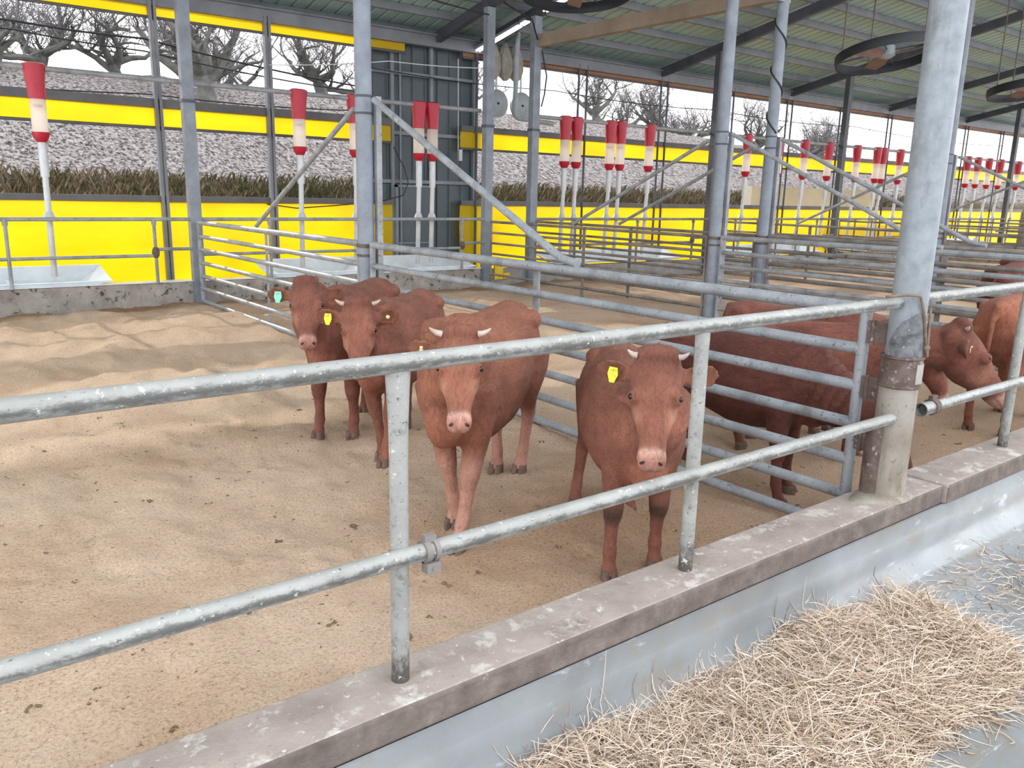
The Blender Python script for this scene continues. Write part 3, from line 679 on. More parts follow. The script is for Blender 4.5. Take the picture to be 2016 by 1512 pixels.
def fans():
    for (c, R, tx, ty, lab) in (((7.19, 8.105, 3.98), .66, -.05, -.08, 'black ring ceiling fan cut by the top edge'), ((11.52, 6.44, 3.55), .66, -.16, -.12, 'black ring ceiling fan partly behind the thick front column'), ((15.5, 6.05, 3.43), .66, -.12, -.08, 'black ring ceiling fan at the right edge')):
        t = thing('ring_fan', lab, 'fan', c)
        rot = Matrix.Rotation(tx, 3, Vector((.87, .49, 0))) @ Matrix.Rotation(ty, 3, Vector((.49, -.87, 0))); C = Vector(c)
        b = MB(); rg = []
        for k in np.linspace(0, 2*PI, 48, endpoint=False):
            rg.append([C+rot @ Vector(((R+dr)*math.cos(k), (R+dr)*math.sin(k), dz)) for dr, dz in ((0, -.06), (.025, -.065), (.035, 0), (.025, .065), (0, .06), (-.008, 0))])
        rg.append(rg[0]); b.rings(rg, cap=False); b.build('ring', 'black', t)
        b = MB()
        for k in range(4): a = k*PI/2+.4; b.tube([C+rot @ Vector((R*math.cos(a), R*math.sin(a), .03)), C+rot @ Vector((.1*math.cos(a), .1*math.sin(a), .05))], .010, 6)
        b.build('spokes', 'dark', t)
        b = MB(); b.rings([[C+rot @ Vector((r*math.cos(k), r*math.sin(k), z)) for k in np.linspace(0, 2*PI, 16, endpoint=False)] for r, z in ((.05, -.05), (.10, -.02), (.10, .10), (.06, .13))]); b.build('motor', 'disc', t)
        for k in range(3):
            a = k*2*PI/3+.9; e = Vector((math.cos(a), math.sin(a), 0)); w = Vector((-math.sin(a), math.cos(a), 0)); vs = []
            for q, hw, tw in ((.08, .05, .5), (.3, .10, .4), (.6, .085, .25)):
                for sg in (-1, 1):
                    for dz in (-.004, .004): vs.append(C+rot @ (e*q+w*(sg*hw*math.cos(tw))+Vector((0, 0, sg*hw*math.sin(tw)+dz))))
            b = MB(); b.add(vs, [(0, 2, 3, 1), (8, 9, 11, 10)]+[f for i in (0, 4) for f in ((i, i+4, i+6, i+2), (i+1, i+3, i+7, i+5), (i, i+1, i+5, i+4), (i+2, i+6, i+7, i+3))]); b.build('blade', 'blade', t)
        for a in (.9, 2.6, 4.4):
            p = C+rot @ Vector((R*math.cos(a), R*math.sin(a), .05)); b = MB(); b.tube([p, (p.x, p.y, roofz(p.y)+.1)], .009, 6); b.build('hanger', 'rust', t)
fans()

def odds():
    for x, y, z, zt, lab in ((22.84, 13.05, 3.40, 3.55, 'lit bulb hanging on the wire left of the thick column'), (32.6, 13.05, 3.38, 3.56, 'lit bulb hanging by the farthest back post')):
        t = thing('light_bulb', lab, 'lamp', (x, y, z))
        b = MB(); b.lathe((x, y, z), [(.03, -.12), (.09, -.07), (.11, 0), (.08, .07), (.045, .11)], 14); b.build('glass', 'bulb', t)
        b = MB(); b.tube([(x, y, z+.10), (x, y, zt-.06)], .05, 10); b.tube([(x, y, z+.1), (x, y, zt)], .012, 6); b.build('socket', 'black', t)
    for x, lab in ((9.58, 'left grey winch disc between the two square back posts'), (10.16, 'right grey winch disc beside the grey square back post')):
        t = thing('winch_disc', lab, 'winch', (x, 13.0, 3.18))
        b = MB(); b.rings([[(x+r*math.cos(k), 12.9+dy, 3.18+r*math.sin(k)) for k in np.linspace(0, 2*PI, 28, endpoint=False)] for r, dy in ((.20, .08), (.245, .06), (.25, 0), (.21, -.02), (.03, -.022))]); b.build('housing', 'disc', t)
        b = MB(); b.tube([(x, 12.95, 3.38), (x, 12.95, 4.03)], .02, 8); b.build('hanger', 'zinc', t)
        b = MB(); b.ball((x, 12.87, 3.18), .022, 6); b.build('bolt', 'black', t)
    # hut-side second disc visible between the posts
    t = thing('bent_conduit', 'grey bent conduit beside the right winch disc', 'conduit', (9.72, 12.8, 2.9))
    b = MB(); b.tube([(9.68, 12.45, 4.375), (9.68, 12.5, 3.02), (9.70, 12.5, 2.95), (9.76, 12.5, 2.91), (10.6, 12.5, 2.87)], .045, 10); b.build('pipe', 'disc', t)
    t = thing('hanging_bag', 'bunched grey plastic bags hung under the eave between two square posts', 'bag', (9.4, 12.9, 4.2))
    for dx in (-.22, .05, .3):
        b = MB(); b.rings([[(9.62+dx+(r+.02*math.sin(5*k))*math.cos(k), 12.8+.7*r*math.sin(k), z) for k in np.linspace(0, 2*PI, 20, endpoint=False)] for r, z in ((.03, 3.58), (.11, 3.64), (.16, 3.78), (.15, 3.95), (.08, 4.12), (.03, 4.22))]); b.build('bag_lobe', 'cloth', t)
    b = MB(); b.box((8.55, 11.40, .24), (.18, .03, .28)); b.box((8.72, 11.40, .16), (.14, .03, .10)); o = tag(b.build('feed_sack', 'paper'), 'yellow sack hung on the block wall by the dark panel end', 'sack')
    # cables and wires
    def wire(pts, r, lab, m='black', nm='cable'):
        P = []
        for (a, c) in zip(pts[:-1], pts[1:]):
            a, c = Vector(a), Vector(c); L = (c-a).length
            for q in np.linspace(0, 1, 9)[:-1]: p = a.lerp(c, q); p.z -= .012*L*math.sin(PI*q); P.append(p)
        P.append(Vector(pts[-1])); b = MB(); b.tube(P, r, 6); tag(b.build(nm, m), lab, nm)
    wire([(-1, 13.1, 3.72), (1.87, 13.1, 3.60), (3.45, 13.1, 3.58), (6.9, 13.1, 3.24)], .014, 'upper black cable drooping across the bare trees at the left')
    wire([(-1, 13.15, 3.62), (1.87, 13.15, 3.50), (3.45, 13.15, 3.42), (6.9, 13.15, 3.16)], .011, 'lower black cable drooping across the bare trees at the left')
    wire([(-2, 13.1, 2.80), (3.45, 13.1, 2.83), (6.9, 13.1, 2.86)], .010, 'thin dark wire just above the left middle curtain')
    wire([(6.9, 13.05, 3.56), (11.1, 13.05, 3.55), (16, 13.05, 3.56), (22, 13.05, 3.58), (33, 13.05, 3.6)], .009, 'long thin wire crossing the sky on the right carrying a bulb', nm='wire')
    wire([(5.22, 12.95, 3.4), (6.9, 12.2, 3.56), (8.25, 11.47, 3.52)], .008, 'thin pale wire in front of the slate cladding', 'zinc', nm='wire')
    wire([(8.36, 11.33, 4.58), (8.75, 10.9, 4.25), (9.2, 11.3, 4.06)], .013, 'black cable sagging between the two square posts under the roof')
    wire([(9.3, 11.3, 3.9), (9.42, 11.3, 3.5), (9.38, 11.3, 3.2), (9.32, 11.3, 3.0)], .014, 'black cable running down the grey square back post')
    wire([(8.2, 11.3, 4.3), (7.6, 11.2, 4.3), (6.9, 11.2, 4.36)], .012, 'black cable looping under the roof left of the brownish square post')
odds()

# ------------------------------------------------------------------ outside
BANKP = [(13.3, .1), (14.5, .15), (15.6, .3), (16.3, .85), (16.8, 1.35), (17.2, 1.62), (18, 1.9), (19.5, 2.4), (21, 2.95), (23, 3.65), (25, 4.3), (27, 4.65), (32, 4.75), (45, 4.75), (120, 4.5)]
def bank_z(x, y):
    return float(np.interp(y, [p[0] for p in BANKP], [p[1] for p in BANKP]))-(min(1.2, max(0, (x-26)/20)) if y > 22 else 0)
def bank():
    xs = np.concatenate([np.arange(-12, 62, .35)]); prof = BANKP
    ys = []; 
    for (a, za), (c, zc) in zip(prof[:-1], prof[1:]):
        k = max(1, int((c-a)/.4)) if c < 30 else 3
        ys += [(a+(c-a)*i/k, za+(zc-za)*i/k) for i in range(k)]
    ys.append(prof[-1]); nx = len(xs); b = MB(); br = []
    rows = []
    for y, z in ys:
        row = []
        for x in xs:
            amp = .12 if y < 30 else .02
            fall = min(1.2, max(0, (x-26)/20)) if y > 22 else 0
            h = z+amp*mnoise.noise((x*.5, y*.5, 0))+.06*mnoise.noise((x*1.8, y*1.8, 4))*(y < 30)-fall
            row.append((x, y, h)); br.append(float(sm(17.5+.35*mnoise.noise((x*.8, 0, 0)), 17.0+.35*mnoise.noise((x*.8, 0, 0)), y)))
        rows.append(row)
    b.rings(rows, cap=False); b.f = [f for f in b.f if f[0] % nx != nx-1]
    o = b.build('ground_bank', 'bank'); ffac(o.data, 'Brown', br); struct(o)
    b = MB(); b.box2((-60, -40, -.5), (120, -6.9, -.08)); struct(b.build('added_unseen_ground', 'block', smooth=False))  # unseen ground behind the camera, added for bounced light
    # dry grass on the face of the bank
    N = 36000; P = MB(); cols = []
    for i in range(N):
        x = rng.uniform(-1, 34); y = rng.uniform(15.7, 17.25)
        z = np.interp(y, [p[0] for p in prof], [p[1] for p in prof])-.03
        L = rng.uniform(.14, .34); w = rng.uniform(.003, .008); a = rng.uniform(0, 2*PI); lean = rng.uniform(-.5, .5); ly = rng.uniform(-.5, .1)
        dx, dy = w*math.cos(a), w*math.sin(a)
        P.add([(x-dx, y-dy, z), (x+dx, y+dy, z), (x+lean*L*.5, y+ly*L*.5, z+L*.7), (x+lean*L, y+ly*L, z+L*.9)], [(0, 1, 2), (2, 1, 3)])
        t = rng.uniform(0, 1); c = np.array(s(64, 53, 38))*(1-t)+np.array(s(134, 120, 98))*t
        if rng.random() < .12+.25*max(0, math.exp(-(x-7)**2/8)): c = np.array(s(70, 76, 46))
        cols += [c]*4
    o = P.build('dry_grass', 'grass', smooth=False); fcol(o.data, 'Col', cols); tag(o, 'dry brown grass growing on the bank behind the curtains', 'grass', kind='stuff')
    b = MB(); b.box2((20.6, 15.2, .1), (27.5, 15.45, 1.93)); o = struct(b.build('wall_retaining', 'tanwall', smooth=False))
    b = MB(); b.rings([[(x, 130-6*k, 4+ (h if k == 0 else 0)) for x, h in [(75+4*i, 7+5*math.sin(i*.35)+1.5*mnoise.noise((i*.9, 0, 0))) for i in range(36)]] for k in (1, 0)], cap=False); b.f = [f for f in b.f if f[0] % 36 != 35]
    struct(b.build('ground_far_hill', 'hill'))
bank()

def trees():
    def make(seed, h, twiggy):
        R = random.Random(seed); tr, tw = MB(), MB()
        def limb(B, p, d, L, r0, r1, gn, k, n, lift=0.0):
            pts = [p.copy()]; rs = [r0]; q = p.copy(); dd = d.normalized()
            for i in range(k):
                dd = (dd+Vector((R.uniform(-1, 1), R.uniform(-1, 1), R.uniform(-.8, .8)+lift))*gn).normalized()
                q = q+dd*(L/k); pts.append(q.copy()); rs.append(r0+(r1-r0)*(i+1)/k)
            B.tube(pts, rs, n, cap=False); return pts, rs
        P0, R0 = limb(tr, Vector((0, 0, -.4)), Vector((R.uniform(-.3, .3), 0, 1)), .9*h, .22*h, .16*h, .25, 4, 10)
        for i in range(5):
            a = i*2*PI/5+R.uniform(-.4, .4); d = Vector((math.cos(a), math.sin(a), R.uniform(.35, .9)))
            P1, R1 = limb(tr, P0[-1-(i % 2)], d, R.uniform(1.5, 2.3)*h, .115*h, .045*h, .42, 7, 8, .15)
            for j in range(6):
                k = R.randint(2, 7); a = R.uniform(0, 2*PI); d = Vector((math.cos(a), math.sin(a), R.uniform(.1, 1.0)))
                P2, R2 = limb(tr, P1[k], d, R.uniform(.6, 1.3)*h, R1[k]*.62, .014, .38, 5, 5, .2)
                for m in range(5+twiggy):
                    k2 = R.randint(1, 5); a = R.uniform(0, 2*PI); d = Vector((.6*math.cos(a), .6*math.sin(a), R.uniform(.3, 1.3)))
                    P3, R3 = limb(tw, P2[k2], d, R.uniform(.5, 1.2)*h, .013, .006, .2, 4, 3, .25)
                    for w in range(4):
                        k3 = R.randint(1, 4); a = R.uniform(0, 2*PI); d = Vector((math.cos(a), math.sin(a), R.uniform(-.2, 1)))
                        limb(tw, P3[k3], d, R.uniform(.2, .55)*h, .008, .005, .25, 3, 3)
        return tr, tw
    protos = [make(11, 1.0, 0), make(23, 1.05, 1), make(37, .95, 1)]
    spots = [(4.2, 28, .1, 1.0, 1, 'bare tree farthest left among the close ones on the bank'), (6.9, 29, 1.3, 1.05, 0, 'bare tree with crooked limbs between the left feeder and back post'), (7.75, 23.6, 2.2, 1.35, 2, 'thick gnarled mossy tree right behind the left square post'),
             (13.2, 27.5, 3.0, 1.05, 1, 'bare tree behind the second feeder left of the round post'), (9.8, 31, 5.0, 1.1, 0, 'bare tree further back between the left post and the second feeder'), (1.5, 33, 2.0, 1.3, 2, 'bare tree at the back in the left corner'), (16.4, 29, 4.2, .95, 0, 'bare tree just left of the slate cladding'),
             (20.5, 30, .9, 1.0, 0, 'bare tree behind the winch discs'), (26.3, 28, .6, 1.0, 2, 'bare tree behind the first pair of red feeders'), (31.5, 28.5, 1.9, 1.05, 1, 'bare tree behind the single feeder right of the pairs'), (36.5, 31, 2.7, .95, 0, 'bare tree left of the pair of round posts'),
             (40.5, 30, 3.9, 1.1, 2, 'bare tree between the pair of round posts'), (45.5, 30, 5.1, 1.15, 1, 'bare tree right of the cable-wound post'), (52, 33, 1.0, 1.0, 0, 'thin bare tree behind the hanging bulb'), (41, 37, 4.4, 1.3, 0, 'tall hazy tree in the back row between the pair of round posts'), (58, 36, 2.4, 1.3, 2, 'bare tree beside the thick front column, far off'), (12, 36, .3, 1.3, 1, 'pale distant tree above the left middle curtain'), (3.0, 25.5, 4.0, .8, 0, 'smaller bare tree nearest the left edge, low on the bank'), (23.2, 33, 2.4, 1.1, 1, 'bare tree behind the grey square post right of the discs'), (34, 34, .4, 1.2, 2, 'taller bare tree in the back row left of the round posts')]
    first = {}
    for x, y, rz, sc, pi, lab in spots:
        z = bank_z(x, y)
        if pi not in first:
            t = thing('bare_tree', lab, 'tree', (0, 0, 0), 'bare orchard trees on the bank')
            a = protos[pi][0].build('trunk', 'bark', t, local=True); c = protos[pi][1].build('twigs', 'twig', t, local=True); first[pi] = (t, a, c)
        else:
            t0, a0, c0 = first[pi]; t = t0.copy(); COL.objects.link(t); t['label'] = lab
            for k in (a0, c0): q = k.copy(); COL.objects.link(q); q.parent = t
        t.location = (x, y, z); t.rotation_euler = (0, 0, rz); t.scale = (sc, sc, sc)
trees()

# ------------------------------------------------------------------ hay on the feed floor
def hay():
    poly = [(.95, 1.2), (1.16, 1.49), (1.3, 1.55), (1.55, 1.56), (1.72, 1.53), (1.88, 1.52), (2.1, 1.53), (2.33, 1.5), (2.5, 1.55), (2.72, 1.55), (2.86, 1.50), (2.90, 1.42), (3.0, 1.47), (3.2, 1.50), (3.28, 1.40), (3.2, 1.25), (3.22, 1.08), (3.08, .95), (2.95, .90), (2.74, .88), (2.6, .92), (2.3, .93), (2.1, .86), (1.6, .8), (1.2, .8), (.95, 1.0)]
    pa = np.array(poly); qa = np.roll(pa, -1, 0)
    def inside(x, y):
        c = False
        for (x0, y0), (x1, y1) in zip(pa, qa):
            if (y0 > y) != (y1 > y) and x < (x1-x0)*(y-y0)/(y1-y0)+x0: c = not c
        return c
    def edge(x, y):
        d = qa-pa; w = np.array([x, y])-pa; t = np.clip((w*d).sum(1)/(d*d).sum(1), 0, 1)
        return np.sqrt(((w-d*t[:, None])**2).sum(1)).min()
    def H(x, y):
        if not inside(x, y): return 0
        e = edge(x, y); return .095*(1-math.exp(-e/.10))*(.75+.5*mnoise.noise((x*3, y*3, 2)))+.02*mnoise.noise((x*9, y*9, 0))*min(1, e/.1)
    def base(y): return -.06+max(0, (y-1.43))**2*4
    def strand(B, cols, x, y, z, L, r, tone, flat=.35):
        global_skip = y > 1.40 and rng.random() > .12
        a = rng.uniform(0, 2*PI); el = rng.normal(0, flat); bend = rng.normal(0, 1.1); be = rng.normal(0, .5); pts = []; p = np.array([x, y, z])
        for i in range(5):
            pts.append(p.copy()); a2 = a+bend*i/4; e2 = el+be*(i/4-.5)
            p = p+L/4*np.array([math.cos(a2)*math.cos(e2), math.sin(a2)*math.cos(e2), math.sin(e2)])
        if global_skip and max(q[1] for q in pts) > 1.555: return
        vs = []
        for i, q in enumerate(pts):
            d = pts[min(i+1, 4)]-pts[max(i-1, 0)]; d = d/np.linalg.norm(d); sd = np.array([-d[1], d[0], 0]); k = np.linalg.norm(sd); sd = sd/(k if k > .05 else 1)
            rr = r*(1 if i < 4 else .5); zz = max(q[2], base(q[1])+.003)
            q = np.array([q[0], min(q[1], 1.575), zz])
            vs += [tuple(q-sd*rr), tuple(q+sd*rr), tuple(q+np.array([0, 0, rr*1.2]))]
        fs = []
        for i in range(4):
            o = i*3; fs += [(o, o+1, o+4, o+3), (o+1, o+2, o+5, o+4), (o+2, o, o+3, o+5)]
        B.add(vs, fs); cols += [tone]*15
    B = MB(); cols = []
    xs = np.arange(.9, 3.35, .03); ys = np.arange(.75, 1.6, .03)
    hh = {}
    for i, x in enumerate(xs):
        for j, y in enumerate(ys):
            if inside(x, y): hh[i, j] = len(hh)
    vs = [None]*len(hh)
    for (i, j), k in hh.items(): vs[k] = (xs[i], min(ys[j], 1.57), base(ys[j])+max(.0, H(xs[i], ys[j])-.018))
    fs = [(hh[i, j], hh[i+1, j], hh[i+1, j+1], hh[i, j+1]) for (i, j) in hh if all(q in hh for q in ((i+1, j), (i+1, j+1), (i, j+1)))]
    B.add(vs, fs); cols += [np.array(s(128, 108, 88))]*len(vs)
    tones = [np.array(s(*c)) for c in ((214, 195, 176), (202, 181, 161), (184, 161, 140), (226, 211, 194), (150, 128, 110), (114, 95, 80))]
    n = 0
    while n < 26000:
        x, y = rng.uniform(.95, 3.3), rng.uniform(.78, 1.58)
        if not inside(x, y): continue
        h = H(x, y); z = base(y)+h*rng.uniform(.5, 1.1)+rng.uniform(-.004, .014)
        strand(B, cols, x, y, z, rng.uniform(.05, .15), rng.uniform(.0007, .0017), tones[rng.choice(6, p=[.26, .24, .20, .12, .11, .07])], .27); n += 1
    for i in range(1500):       # loose wisps on the floor
        if i < 700: x, y = rng.normal(3.75, .5), rng.normal(1.2, .18)
        elif i < 1000: x, y = rng.normal(4.5, .25), rng.normal(1.16, .10)
        else:
            k = rng.integers(len(pa)); q = pa[k]+(qa[k]-pa[k])*rng.random(); x, y = q[0]+rng.normal(0, .07), q[1]+rng.normal(0, .07)
        if y > 1.56 or y < .4: continue
        strand(B, cols, x, y, base(y)+rng.uniform(.002, .012), rng.uniform(.03, .10), rng.uniform(.0008, .0018), tones[rng.choice(6, p=[.28, .24, .18, .16, .09, .05])]*rng.uniform(.8, 1), .08)
    for i in range(900):       # second heap at the right edge
        x, y = rng.normal(4.55, .22), rng.normal(1.12, .09)
        strand(B, cols, x, y, -.055+rng.uniform(0, .05)*math.exp(-((x-4.6)**2+(y-1.1)**2)/.05), rng.uniform(.05, .12), rng.uniform(.001, .002), tones[rng.choice(6)], .3)
    o = B.build('straw', 'hay', ang=.9); fcol(o.data, 'Col', cols)
    tag(o, 'loose heap of dry pale straw on the grey feed floor', 'straw', kind='stuff')
hay()

def clods():
    B = MB()
    for i in range(420):
        x, y = (rng.uniform(-.8, 3.4), rng.uniform(1.95, 6.5)) if i < 330 else (rng.uniform(3.6, 6.5), rng.uniform(1.95, 4))
        r = rng.choice([.003, .005, .007, .010, .014], p=[.4, .3, .18, .09, .03]); z = gz(x, y)
        for q in range(4):
            rot = Matrix.Rotation(rng.uniform(0, 6), 3, 'Z'); B.ball((x+rng.normal(0, r), y+rng.normal(0, r), z+r*.1), r*rng.uniform(.4, .9), 4, (1.2*rng.uniform(.7, 1.7), rng.uniform(.6, 1.1), .7), rot)
    o = B.build('dung_crumbs', 'dung'); tag(o, 'dark dung crumbs scattered over the sawdust bedding', 'dung', kind='stuff')
clods()

# ------------------------------------------------------------------ cattle
def frame(d, uphint=(0, 0, 1)):
    d = Vector(d).normalized(); u = Vector(uphint); u = (u-d*u.dot(d)).normalized(); return d, u, u.cross(d)   # forward, up, left

def ell(c, u, w, ru, rw, n=20, e=2.0, top=1.0):
    out = []
    for j in range(n):
        t = 2*PI*j/n; cs, sn = math.cos(t), math.sin(t)
        a = math.copysign(abs(cs)**(2/e), cs); b_ = math.copysign(abs(sn)**(2/e), sn)
        ww = rw*(top if cs > 0 else 1) if top != 1 else rw
        if top != 1: ww = rw*(1+(top-1)*max(0, cs))
        out.append(Vector(c)+u*(ru*a)+w*(ww*b_))
    return out

def calf(label, origin, heading, sc, feet, poll, muz, tone, tag_m=None, stud=False, horns=.05, leg_pale=0.0, pale=.5, roll=0.0, dirty=0.0, voxel=.0105, ear_droop=0.0, fat=1.0, group='red brown cattle in the pens', cat='calf', head_s=1.0, neck_dip=0.0, folds=0.0, fur=0, tag_s=1.0):
    """feet: dict fl, fr, rl, rr of world (x,y) or None; poll, muz: world points; returns the root"""
    h = math.radians(heading); ox, oy = origin; oz = gz(ox, oy)-.012
    root = thing('calf', label, cat, (ox, oy, oz), group); root.rotation_euler = (0, 0, h); root.scale = (sc, sc, sc)
    Rm = Matrix.Rotation(-h, 3, 'Z')
    L = lambda p: (Rm @ (Vector(p)-Vector((ox, oy, oz))))/sc
    b = MB(); X, Yv, Z = Vector((1, 0, 0)), Vector((0, 1, 0)), Vector((0, 0, 1))
    # trunk
    ST = [(-.545, .83, .045, .05), (-.53, .80, .11, .10), (-.47, .765, .185, .16), (-.36, .735, .235, .200), (-.2, .705, .255, .210), (0, .675, .285, .238), (.17, .675, .292, .232), (.32, .69, .29, .20), (.43, .70, .262, .175), (.52, .715, .20, .135), (.575, .725, .12, .085)]
    b.rings([ell((x, 0, z), Z, Yv, hu, hw*fat, 24, 2.15, .80) for x, z, hu, hw in ST])
    # withers, hip bones, brisket
    b.ball((.30, 0, .915), .075, 8, (1.8, .8, .8)); b.ball((-.36, .095, .875), .07, 8, (1.5, 1, .8)); b.ball((-.36, -.095, .875), .07, 8, (1.5, 1, .8))
    b.ball((.50, 0, .56), .10, 8, (1.0, .8, 1.15)); b.ball((-.50, 0, .905), .05, 8, (1.6, .9, .7))
    # head frame
    P = L(poll); Mz = L(muz); a, u, l = frame(Mz-P)
    if roll: 
        q = Matrix.Rotation(roll, 3, a); u = q @ u; l = q @ l
    S = head_s/1.0
    hp = lambda t, uu, ll=0: P+a*(t*S)+u*(uu*S)+l*(ll*S)
    # neck
    n0 = Vector((.36, 0, .76)); n1 = Vector((.56, 0, .86-neck_dip)); n3 = hp(.045, -.035); n2 = n3-(a*.55+u*.45)*.12 + (n1-n3)*.25
    NR = [(.245, .165), (.225, .150), (.195, .128), (.17, .112), (.145, .10), (.128, .094), (.115, .09)]
    rg = []
    NK = 48 if folds else 12
    for i in range(NK+1):
        t = i/NK; ru = float(np.interp(t*6, range(7), [q[0] for q in NR])); rw = float(np.interp(t*6, range(7), [q[1] for q in NR]))
        if folds: fm = 1-folds*(1-abs(math.sin(t*PI*9)))**2*sm(0, .15, t)*sm(1, .7, t); ru *= fm; rw *= fm
        p = n0*(1-t)**3+n1*3*t*(1-t)**2+n2*3*t*t*(1-t)+n3*t**3
        d = (n1-n0)*3*(1-t)**2+(n2-n1)*6*t*(1-t)+(n3-n2)*3*t*t
        _, uu, ll = frame(d if d.length > 1e-4 else X, Z.lerp(u, t)); rg.append(ell(p, uu, ll, ru, rw*(.6+.4*fat), 20, 2.1, .85))
    b.rings(rg)
    # skull, forehead to muzzle
    HS = [(-.05, .05, .030, .060), (-.03, .080, .058, .086), (0, .094, .080, .095), (.05, .100, .098, .097), (.10, .097, .108, .099), (.15, .089, .108, .097), (.19, .078, .100, .089), (.235, .064, .084, .074), (.28, .053, .069, .061), (.32, .046, .060, .054), (.355, .041, .056, .054), (.385, .034, .050, .057), (.410, .024, .041, .054), (.426, .008, .028, .042), (.433, -.004, .014, .026)]
    b.rings([ell(hp(t, top-hu), u, l, hu*S, hw*S, 22, 2.5, .92) for t, top, hu, hw in HS])
    b.rings([ell(hp(-.01, .078, q*.078), a, u, r*S, r*S, 12) for q, r in ((-1, .028), (-.5, .04), (0, .045), (.5, .04), (1, .028))])                                        # poll tuft
    for sd in (-1, 1):
        b.ball(hp(.158, .050, sd*.076), .032*S, 8, (1.1, 1, 1)); b.ball(hp(.19, -.055, sd*.040), .052*S, 8)
        b.ball(hp(.388, .006, sd*.030), .029*S, 8)
    # ears: cupped leaves
    wz = Vector((0, 0, 1)); ears = {}
    for sd in (-1, 1):
        e = (l*(sd*.93)-a*.22-u*.10+wz*(-.04-ear_droop)).normalized(); root_p = hp(.058, .020, sd*.080)
        w = (wz-e*wz.dot(e)).normalized(); fwdn = (u*.55+a*.8); nn = e.cross(w)
        if nn.dot(fwdn) < 0: nn = -nn
        EL = [(0, .024, .022), (.03, .034, .019), (.065, .047, .015), (.10, .052, .013), (.13, .046, .012), (.152, .031, .011), (.166, .014, .009)]
        rg = []
        for t, hw, th in EL:
            ring = []
            for j in range(16):
                k = 2*PI*j/16; x_ = math.cos(k)*hw; cup = .030*(x_/.056)**2-.012*math.sin(min(1, t/.16)*PI)
                ring.append(root_p+e*(t*S)+w*(x_*S)+nn*((math.sin(k)*th*.9+cup)*S))
            rg.append(ring)
        b.rings(rg); ears[sd] = (root_p, e, w, nn)
    # legs
    def leg(front, side, foot):
        y = .105 if front else .115
        if front: S_ = [(.35, .70, .145, .075), (.345, .60, .115, .070), (.335, .52, .088, .066), (.335, .45, .070, .058), (.34, .385, .055, .050), (.348, .33, .050, .048), (.350, .295, .045, .044), (.345, .25, .034, .033), (.343, .17, .030, .029), (.347, .115, .036, .034), (.357, .075, .029, .029), (.368, .05, .036, .036), (.375, .02, .040, .038)]
        else: S_ = [(-.36, .74, .175, .095), (-.345, .64, .155, .092), (-.325, .56, .12, .080), (-.335, .49, .088, .064), (-.375, .425, .062, .048), (-.42, .375, .052, .038), (-.437, .335, .046, .036), (-.430, .28, .034, .031), (-.418, .18, .029, .028), (-.410, .115, .035, .032), (-.398, .075, .030, .030), (-.385, .05, .037, .036), (-.378, .02, .041, .038)]
        dx = dy = 0
        fx, fy = S_[-1][0], side*y; dzf = 0
        if foot is not None:
            q = L((foot[0], foot[1], gz(*foot))); dx, dy = q.x-fx, q.y-fy; dzf = q.z
        rg = []; zt = .62
        for x, z, rx, ry in S_:
            k = max(0, min(1, (zt-z)/(zt-.05))); 
            kk = k if k < 1 else 1
            rg.append(ell((x+dx*kk, side*y+dy*kk, z+dzf*kk), X, Yv, rx, ry, 14, 2.1))
        b.rings(rg)
        return Vector((fx+dx, side*y+dy, dzf))
    F = {}
    for nm, fr, sd in (('fl', 1, 1), ('fr', 1, -1), ('rl', 0, 1), ('rr', 0, -1)): F[nm] = leg(fr, sd, (feet or {}).get(nm))
    # tail
    b.tube([(-.48, 0, .90), (-.555, .0, .88), (-.595, .01, .80), (-.60, .015, .65), (-.595, .02, .62), (-.585, .02, .57)], [.032, .028, .022, .018, .022, .012], 10)
    # fuse into one skin
    tmp = b.build('body', 'coat', None); md = tmp.modifiers.new('r', 'REMESH'); md.mode = 'VOXEL'; md.voxel_size = voxel; md.adaptivity = 0
    m2 = tmp.modifiers.new('s', 'SMOOTH'); m2.factor = .5; m2.iterations = 5
    dg = bpy.context.evaluated_depsgraph_get(); me = bpy.data.meshes.new_from_object(tmp.evaluated_get(dg), depsgraph=dg); bpy.data.objects.remove(tmp)
    me.name = 'body'; me.polygons.foreach_set('use_smooth', [True]*len(me.polygons))
    n = len(me.vertices); co = np.empty(n*3, np.float32); me.vertices.foreach_get('co', co); co = co.reshape(-1, 3)
    ho = (co-np.array(P))/S; ht, hu, hl = ho@np.array(a), ho@np.array(u), ho@np.array(l)
    inh = (np.abs(hl) < .115) & (ht > -.1) & (ht < .45) & (hu > -.13+.10*np.clip((ht-.2)/.15, 0, 1)*.6) & (hu < .16) & ((ht < .28) | (np.abs(hl) < .085))
    base = np.array(s(*tone))[:3]; C = np.tile(base, (n, 1))
    def blend(k, c, amt=1.0):
        nonlocal C
        k = (np.clip(k, 0, 1)*amt)[:, None]; C = C*(1-k)+np.array(s(*c))[:3]*k
    z = co[:, 2]
    cl = np.array([mnoise.noise((p_[0]*3+ox*7, p_[1]*6, p_[2]*5))*.22+mnoise.noise((p_[0]*9, p_[1]*20+ox*5, p_[2]*16))*.16 for p_ in co]); C = C*np.exp(cl)[:, None]
    blend(sm(.46, .30, z)*(np.abs(co[:, 1]) < .4), (196, 150, 134), leg_pale)
    k = sm(.13, .10, np.sqrt((co[:, 0]-.52)**2+co[:, 1]**2+(co[:, 2]-.52)**2)); blend(k, (176, 112, 88), .35)
    ch = np.minimum(np.exp(-(((ht-.225)/.05)**2+((np.abs(hl)-.066)/.03)**2+((hu+.005)/.05)**2)), 1)*inh; blend(ch, (200, 148, 120), pale)
    er = np.exp(-((np.sqrt((ht-.163)**2+(np.abs(hl)-.093)**2+(hu-.063)**2)-.022)/.008)**2)*inh; blend(er, (120, 74, 58), .8)
